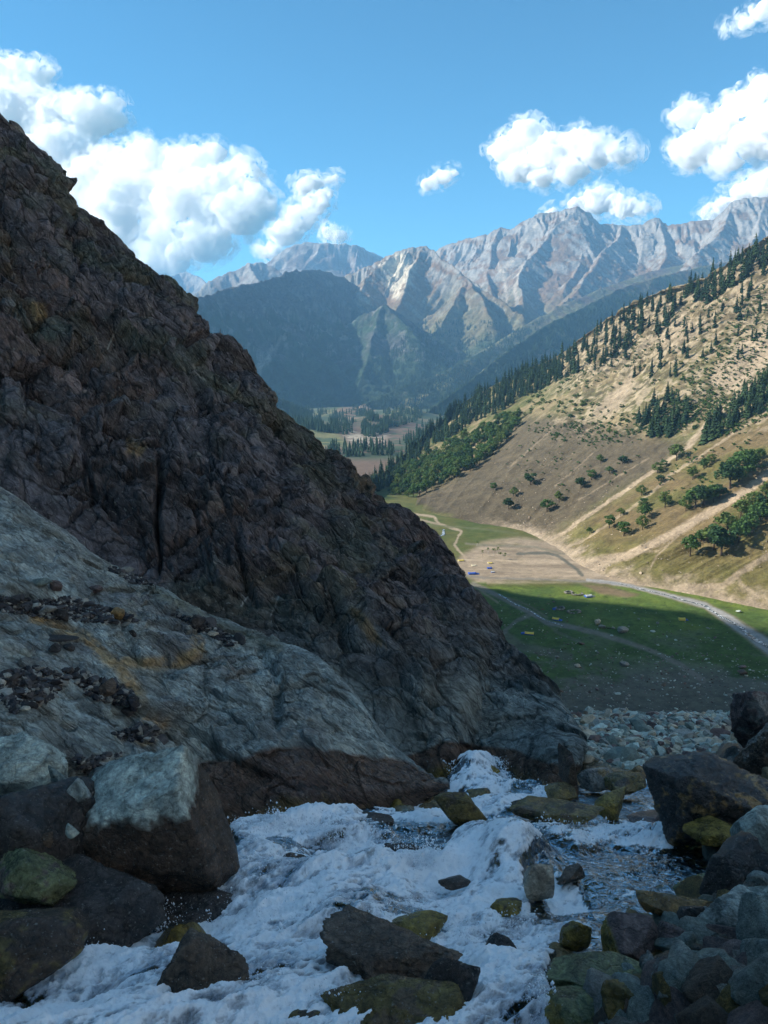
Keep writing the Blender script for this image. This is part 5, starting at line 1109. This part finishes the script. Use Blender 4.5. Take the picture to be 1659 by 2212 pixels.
for pg, n_, hh_ in (([(1140, 760), (1240, 685), (1372, 625), (1450, 600), (1500, 640), (1380, 690), (1200, 800), (1000, 890), (880, 980), (860, 960), (960, 880)], 1500, 17), ([(760, 880), (860, 840), (980, 790), (1090, 720), (1180, 690), (1120, 745), (1000, 840), (900, 910), (800, 940)], 1900, 15),
                 ([(590, 880), (650, 890), (740, 920), (700, 935), (620, 910)], 260, 17), ([(765, 930), (800, 905), (840, 905), (850, 930), (800, 948)], 220, 17), ([(590, 870), (700, 890), (850, 890), (850, 925), (740, 940), (640, 925)], 650, 15), ([(700, 975), (760, 965), (850, 970), (850, 985), (760, 990), (710, 990)], 110, 20), ([(800, 800), (900, 700), (1000, 690), (1090, 700), (1000, 780), (860, 850)], 900, 17)):
    xs_ = [p[0] for p in pg]; ys_ = [p[1] for p in pg]; k = 0; t = 0
    while k < n_ and t < n_ * 20:
        t += 1; x = rt.uniform(min(xs_), max(xs_)); y = rt.uniform(min(ys_), max(ys_))
        if not inpoly(np.array([x]), np.array([y]), pg)[0] or perlin(np.array([[x / 26., y / 14., 3.3]]), 3)[0] < -.22: continue
        p = far_ray(x, y)
        if p is None or p.length < 1300: continue
        ff.append((hh_ * rt.uniform(.7, 1.3), p)); k += 1
merged('far_woods', ff, tri)
# bare pale trunks on the river flats
def on_floor(x, y): return ray(FLOOR_BVH, x, y)
for i, (x, y, h) in enumerate([(497, 392, 28), (520, 380, 26), (545, 388, 34), (560, 385, 34), (570, 402, 34), (588, 404, 30), (475, 350, 22)]):
    X, Y = c1([(x, y)])[0]; p = on_floor(X, Y)
    tree('poplar', p, h * .531 * p.length / FPX, DED, TR4, 'thin pale trunked tree in the little group on the river flats', 'tree', 'pale trunked trees on the flats', .9)
# tents
M_yel = plain_mat('yellow_canvas', (.55, .42, .08), .7, 3, .15); M_blu = plain_mat('blue_canvas', (.03, .09, .38), .6, 3, .2); M_gre = plain_mat('grey_canvas', (.38, .40, .40), .7, 3, .2); M_can = plain_mat('cream_canvas', (.6, .55, .4), .7, 3, .15)
def tent(px_, py_, wpx, roof, wall, label, rot=0.3, annex=None, tall=.42):
    X, Y = c1([(px_, py_)])[0]; p = on_floor(X, Y); s = wpx * .531 * p.length / FPX
    e = bpy.data.objects.new('tent', None); C.objects.link(e); e.location = p; e.rotation_euler = (0, 0, rot); e.empty_display_size = .2
    a, b, hw, hr = s / 2, s * .36, s * tall * .45, s * tall
    V = []; n_ = 7
    for i in range(n_):
        x = -a * 1.04 + 2.08 * a * i / (n_ - 1); sg = .05 * s * math.sin(math.pi * i / (n_ - 1)) + (.015 * s if i % 2 else 0)
        V += [(x, -b * 1.12, hw * .92), (x, -b * .5, hw + (hr - hw) * .48 - sg * .6), (x, 0, hr - sg), (x, b * .5, hw + (hr - hw) * .48 - sg * .6), (x, b * 1.12, hw * .92)]
    F = [(i * 5 + j, i * 5 + j + 1, i * 5 + j + 6, i * 5 + j + 5) for i in range(n_ - 1) for j in range(4)]
    me = mesh_np('roof', V, F, roof, True); o = link('roof', me, e); md = o.modifiers.new('t', 'SOLIDIFY'); md.thickness = .03 * s
    W = [(-a, -b, 0), (a, -b, 0), (a, b, 0), (-a, b, 0), (-a, -b, hw * .93), (a, -b, hw * .93), (a, b, hw * .93), (-a, b, hw * .93), (-a, 0, hr * .9), (a, 0, hr * .9)]
    me = bpy.data.meshes.new('wall'); me.from_pydata(W, [], [(0, 1, 5, 4), (2, 3, 7, 6), (0, 4, 8, 7, 3), (1, 2, 6, 9, 5)]); me.materials.append(wall); link('wall', me, e)
    if annex:
        A = [(a * x, b * y, z) for x, y, z in ((1.05, -.9, 0), (1.9, -.9, 0), (1.9, .7, 0), (1.05, .7, 0), (1.05, -.9, hw), (1.9, -.9, hw * .5), (1.9, .7, hw * .55), (1.05, .7, hw * 1.1), (1.5, -.1, hw * 1.15))]
        me = bpy.data.meshes.new('annex'); me.from_pydata(A, [], [(0, 1, 5, 4), (1, 2, 6, 5), (2, 3, 7, 6), (3, 0, 4, 7), (4, 5, 8), (5, 6, 8), (6, 7, 8), (7, 4, 8)]); me.materials.append(annex); link('annex', me, e)
    tag(e, label, 'tent'); return e
tent(688, 708, 34, M_yel, M_blu, 'long yellow roofed tent with a blue annex, nearest of the tents on the shaded meadow', math.pi - .25, M_blu, .3)
tent(796, 650, 26, M_yel, M_blu, 'yellow and blue tent in the middle of the shaded meadow beside the creek path', -.5, M_blu, .4)
tent(1308, 650, 24, M_yel, M_yel, 'yellow tent with blue annex alone at the right of the shaded meadow', -.1, M_blu, .4)
tent(928, 556, 28, M_gre, M_blu, 'grey white tent beside the low stone walls at the sunlit edge of the meadow', .3, M_gre, .35)
tent(792, 608, 16, M_blu, M_blu, 'small blue tent left of the ring of stones', .2, None, .5)
tent(455, 463, 30, M_blu, M_blu, 'bright blue flat tent on the pale flats close to the cliff', .1, M_blu, .25)
tent(526, 441, 18, M_blu, M_blu, 'small blue tent on the pale flats right of the track', .1, None, .35)
tent(540, 457, 14, M_gre, M_blu, 'tiny grey tent just below the small blue one on the flats', .1, None, .4)
tent(410, 410, 22, M_yel, M_can, 'yellow tent at the left end of the pale flats', .2, None, .25)
tent(528, 420, 18, M_yel, M_can, 'yellow tent on the flats above the small blue one', .2, None, .25)
tent(462, 430, 18, M_can, M_can, 'cream tent beside the end of the track on the flats', .2, None, .25)
tent(150, 245, 18, M_yel, M_blu, 'far yellow tent on the green beside the upper track', .2, M_blu, .3)
# stones of the meadow
for x, y, w, h, lb, base, sd in ((966, 657, 30, 26, 'pale boulder on the shaded meadow right of the middle tent', 'cream', 501), (985, 677, 30, 16, 'flat grey boulder just below the pale one on the meadow', 'grey', 502), (1065, 690, 50, 30, 'largest dark grey boulder on the shaded meadow', 'grey', 503), (1030, 682, 16, 10, 'small grey boulder left of the largest one on the meadow', 'grey', 504),
                               (1190, 695, 22, 10, 'flat pale stone in the right part of the shaded meadow', 'pale', 505), (1210, 662, 14, 10, 'small stone above the flat pale one on the meadow', 'grey', 506), (885, 835, 26, 16, 'pale boulder low on the stony meadow near the cliff', 'cream', 507), (1075, 828, 40, 22, 'grey boulder low in the middle of the stony meadow', 'grey', 508),
                               (900, 745, 30, 12, 'brown flat boulder left of centre on the meadow', 'brown', 509), (1555, 840, 30, 14, 'dark boulder at the lower right of the meadow', 'purple', 510), (1555, 862, 44, 24, 'brown boulder below the dark one at the lower right of the meadow', 'brown', 511), (1540, 615, 22, 10, 'pale ring shaped stone heap on the right bank of the river', 'pale', 512), (800, 800, 20, 12, 'grey boulder low on the meadow beside the cliff', 'grey', 513)):
    X, Y = c1([(x, y)])[0]; p = on_floor(X, Y + h * .2)
    stone(X, Y, w * .531, h * .531, lb, base, seed=sd, sub=4, D=p.y, cat='boulder', name='boulder', dry=True, rough=.09)
def floor_pt(x, y):
    return on_floor(x, y)
grit('field_stones', [(c1([(560, 900), (540, 790), (900, 760), (1400, 780), (1659, 820), (1659, 1100), (600, 1100)]), 1.5), (c1([(560, 560), (1150, 600), (1500, 700), (1600, 820), (700, 800), (560, 650)]), .35), (c1([(900, 480), (1659, 560), (1659, 480), (1200, 440)]), .12)], 1000, .28, [COLS['grey'], COLS['grey'], COLS['purple'], COLS['brown'], COLS['pale']], floor_pt, 9)
grit('hill_stones', [(c6([(0, 1650), (500, 1550), (1100, 1650), (1659, 1500), (1659, 1900), (700, 1950)]), .5), (c6([(0, 1300), (500, 1200), (900, 1300), (600, 1650), (0, 1650)]), .4), (c6([(600, 600), (1659, 300), (1659, 900), (900, 950)]), .6)], 800, .32, [(.30, .25, .19), (.35, .30, .24), (.2, .16, .12)], lambda x, y: ray(HILL_BVH, x, y), 10)
def wall_ring(name, label, cx_, cy_, rx_, ry_, gaps, seed):
    r = np.random.default_rng(seed); V = []; F = []; Cc = []; nv = 0
    for i in range(90):
        a = r.uniform(0, 6.28)
        if any(g0 < a < g1 for g0, g1 in gaps): continue
        X, Y = c1([(cx_ + math.cos(a) * rx_, cy_ + math.sin(a) * ry_)])[0]; p = on_floor(X, Y); s = r.uniform(.35, .75); dv, df = ICO[2]
        V.append(dv * s * np.array([1, .8, .8]) * r.uniform(.8, 1.2, dv.shape) + np.array(p) + [0, 0, s * .4 + r.uniform(0, .5)]); F.append(df + nv); nv += len(dv); Cc.append(np.broadcast_to(np.array(COLS['grey']) * r.uniform(.5, 1.1), dv.shape))
    o = link(name, mesh_np(name, np.concatenate(V), np.concatenate(F), M_pebble, False, {'Col': np.concatenate(Cc), 'Wet': np.zeros(nv)})); tag(o, label, 'stone wall')
wall_ring('stone_wall', 'half ring of piled stones beside the grey white tent', 885, 547, 22, 4, [(3.4, 5.2)], 1)
wall_ring('stone_wall', 'low brown stone pen left of the grey white tent', 848, 540, 16, 4, [(0, .6)], 2)
wall_ring('stone_wall', 'dark ring of stones in the shade right of the small blue tent', 870, 619, 26, 6, [(1, 1.6)], 3)
wall_ring('stone_wall', 'dark ring of stones beside the small blue tent', 812, 605, 18, 6, [(4, 4.6)], 4)

# ================================================================== CLOUDS: closed bodies of thin white vapour far beyond the peaks
def cloud(name, label, lumps, D, dens, seed, flat=0.75, vox=36, amp=1.0, group=None, world=None):
    r0 = np.random.default_rng(seed); V = []; F = []; nv = 0
    import bmesh
    bm = bmesh.new(); bmesh.ops.create_icosphere(bm, subdivisions=3, radius=1); bm.verts.ensure_lookup_table()
    sv = np.array([v.co[:] for v in bm.verts]); sf = np.array([[v.index for v in f.verts] for f in bm.faces]); bm.free()
    full = []
    for (x, y, r) in lumps:
        full.append((x, y, r, 0))
        for k in range(16):
            a = r0.uniform(0, 6.28); q = r * r0.uniform(.5, 1.12)
            full.append((x + math.cos(a) * q, y - abs(math.sin(a)) * q * .75 + r * .12, r * r0.uniform(.14, .42), r0.uniform(-.6, .6) * r))
    xc = np.mean([l[0] for l in lumps]); yc = np.mean([l[1] for l in lumps])
    for x, y, r, dz in full:
        if world: c = np.array([x, y + dz, world + r0.uniform(-.3, .3) * r]); V.append(sv * r * np.array([1, 1, .6]) + c); F.append(sf + nv); nv += len(sv); continue
        Dl = D * (1 - ((x - xc) * 1.0 + (y - yc) * .5) / FPX); c = at(x, y, Dl); s = r * Dl / FPX; c[1] += dz * D / FPX + r0.uniform(-.3, .3) * s
        p = sv * s * np.array([1, 1.1, flat]) + c; V.append(p); F.append(sf + nv); nv += len(sv)
    me = mesh_np(name, np.concatenate(V), np.concatenate(F)); o = link(name, me)
    md = o.modifiers.new('r', 'REMESH'); md.mode = 'VOXEL'; md.voxel_size = vox * D / 20000
    dg = bpy.context.evaluated_depsgraph_get(); e = o.evaluated_get(dg); m2 = bpy.data.meshes.new_from_object(e)
    o.modifiers.clear(); o.data = m2; bpy.data.meshes.remove(me)
    n = len(m2.vertices); co = np.zeros(n * 3, np.float32); m2.vertices.foreach_get('co', co); co = co.reshape(-1, 3).astype(float)
    no = np.zeros(n * 3, np.float32); m2.vertices.foreach_get('normal', no); no = no.reshape(-1, 3)
    c0 = co.mean(0); q = (co - c0) * 20000 / D
    d = amp * (240 * (fbm(q, 520, 4, seed, .6) + .1) + 110 * (1 - 2 * np.abs(perlin(q / 300, seed + 3))) + 75 * (1 - 2 * np.abs(perlin(q / 130, seed + 4))) + 45 * fbm(q, 70, 3, seed + 6) - 60) * D / 20000
    d *= np.where(no[:, 2] < -.3, .5, 1.0)
    co += no * d[:, None]
    m2.vertices.foreach_set('co', co.astype(np.float32).ravel()); m2.update()
    m, nt = nodes('cloud_vapour'); N_ = N(nt)
    g = N_('ShaderNodeNewGeometry').outputs['Position']
    nz = N_.noise(g, 1 / 800., 9, .66, 1.0)
    de = dens if world else N_.math('MULTIPLY', N_.ramp(nz, .41, .60, 0.0, 1.8), dens)
    vp = N_('ShaderNodeVolumeScatter', Density=de, Anisotropy=.0); vp.inputs[0].default_value = (1, 1, 1, 1)
    oo = N_('ShaderNodeOutputMaterial'); nt.links.new(vp.outputs[0], oo.inputs['Volume'])
    m2.materials.clear(); m2.materials.append(m)
    tag(o, label, 'cloud', group)
    if not world:                                    # thin torn veil round the body
        m3 = m2.copy(); q = (co - c0) * 20000 / D; d2 = (190 + 150 * fbm(q, 420, 4, seed + 8, .6)) * D / 20000
        m3.vertices.foreach_set('co', (co + no * d2[:, None]).astype(np.float32).ravel()); m3.update()
        mv, nt = nodes('cloud_veil'); N_ = N(nt); g = N_('ShaderNodeNewGeometry').outputs['Position']
        de = N_.math('MULTIPLY', N_.ramp(N_.noise(g, 1 / 520., 9, .68, 1.6), .50, .66), .0042)
        vp = N_('ShaderNodeVolumeScatter', Density=de); vp.inputs[0].default_value = (1, 1, 1, 1)
        oo = N_('ShaderNodeOutputMaterial'); nt.links.new(vp.outputs[0], oo.inputs['Volume'])
        m3.materials.clear(); m3.materials.append(mv); link('veil', m3, o)
    return o
CL = 20000
cloud('cloud', 'huge bank of white cumulus cloud standing behind the dark cliff at the left', [(20, 190, 60), (85, 165, 26), (40, 280, 90), (130, 270, 70), (200, 255, 44), (238, 232, 22), (100, 400, 110), (230, 370, 60), (330, 355, 48), (420, 365, 50), (520, 385, 36), (300, 450, 90), (420, 450, 80), (520, 460, 52), (250, 530, 70), (350, 560, 50), (440, 520, 50), (180, 460, 80), (300, 400, 60), (480, 420, 60), (380, 500, 60), (560, 440, 30), (150, 330, 60), (-50, 300, 70)], CL, .008, 1)
cloud('cloud', 'puffy white cloud floating alone above the right end of the range', [(1100, 325, 30), (1140, 300, 32), (1130, 360, 32), (1195, 335, 42), (1250, 318, 34), (1290, 330, 34), (1345, 335, 22), (1230, 375, 24), (1170, 385, 18)], CL, .0105, 2)
cloud('cloud', 'large white cloud cut off by the right edge of the sky', [(1490, 250, 26), (1500, 325, 40), (1560, 285, 38), (1570, 345, 32), (1620, 240, 40), (1640, 300, 50), (1659, 200, 30), (1720, 280, 70)], CL, .0105, 3)
cloud('cloud', 'white cloud rising behind the far right summit', [(1530, 465, 14), (1565, 445, 20), (1615, 420, 30), (1659, 405, 34), (1710, 400, 40)], 23500, .012, 4)
cloud('cloud', 'low white cloud just above the grey striped summit', [(1190, 462, 10), (1250, 450, 16), (1300, 437, 26), (1350, 450, 22), (1385, 455, 10)], 25500, .018, 5)
cloud('cloud', 'leaning white cloud rising from the distant left peak', [(580, 545, 16), (612, 505, 26), (650, 475, 26), (680, 445, 20), (700, 425, 12)], 29000, .012, 6)
cloud('cloud', 'small torn white cloud above the leaning cloud', [(650, 408, 9), (685, 398, 14), (712, 390, 9)], 27000, .010, 7)
cloud('cloud', 'tiny white puff right behind the distant left peak', [(713, 505, 13), (732, 515, 9)], 31000, .012, 8)
cloud('cloud', 'small wispy cloud alone in the middle of the sky', [(925, 402, 7), (955, 387, 13), (982, 372, 7)], CL, .012, 9)
cloud('cloud', 'faint wisp of cloud in the top right corner of the sky', [(1575, 62, 7), (1612, 48, 13), (1650, 28, 18)], CL, .012, 10)

for i, (x, y, z, r_) in enumerate([(1500, -2200, 4300, 900), (-1200, -3600, 4400, 1000), (3600, 600, 4300, 1000), (600, 1200, 4600, 600), (4200, -3200, 4300, 1200), (-2600, -900, 5200, 700)]):  # unseen clouds added overhead to lighten the shaded foreground
    cloud('cloud', 'added white cloud overhead, out of the picture, for fill light', [(x - r_ * .9, y, r_ * .7), (x, y, r_), (x + r_ * .9, y + r_ * .3, r_ * .7)], 40000, .006, 60 + i, vox=60, group='added fill clouds overhead', world=z)

# ================================================================== HAZE
import bmesh
bm = bmesh.new(); bmesh.ops.create_cube(bm, size=1)
hz = bpy.data.meshes.new('haze'); bm.to_mesh(hz); bm.free()
ho = link('haze', hz); ho.scale = (16000, 14500, 1750); ho.location = (2500, 6000, 1750 / 2 - 420)
m, nt = nodes('haze_air'); n = N(nt)
pv = n('ShaderNodeVolumePrincipled', Density=HAZE, Anisotropy=0.0); pv.inputs['Color'].default_value = (.32, .64, 1.0, 1)
o = n('ShaderNodeOutputMaterial'); nt.links.new(pv.outputs[0], o.inputs['Volume']); hz.materials.append(m)
tag(ho, kind='stuff')
print('HAZE top', 1750 - 420, 'highest', max((np.array(o.bound_box)[:, 2].max()) for o in C.objects if o.type == 'MESH' and o.get('kind') == 'structure'))
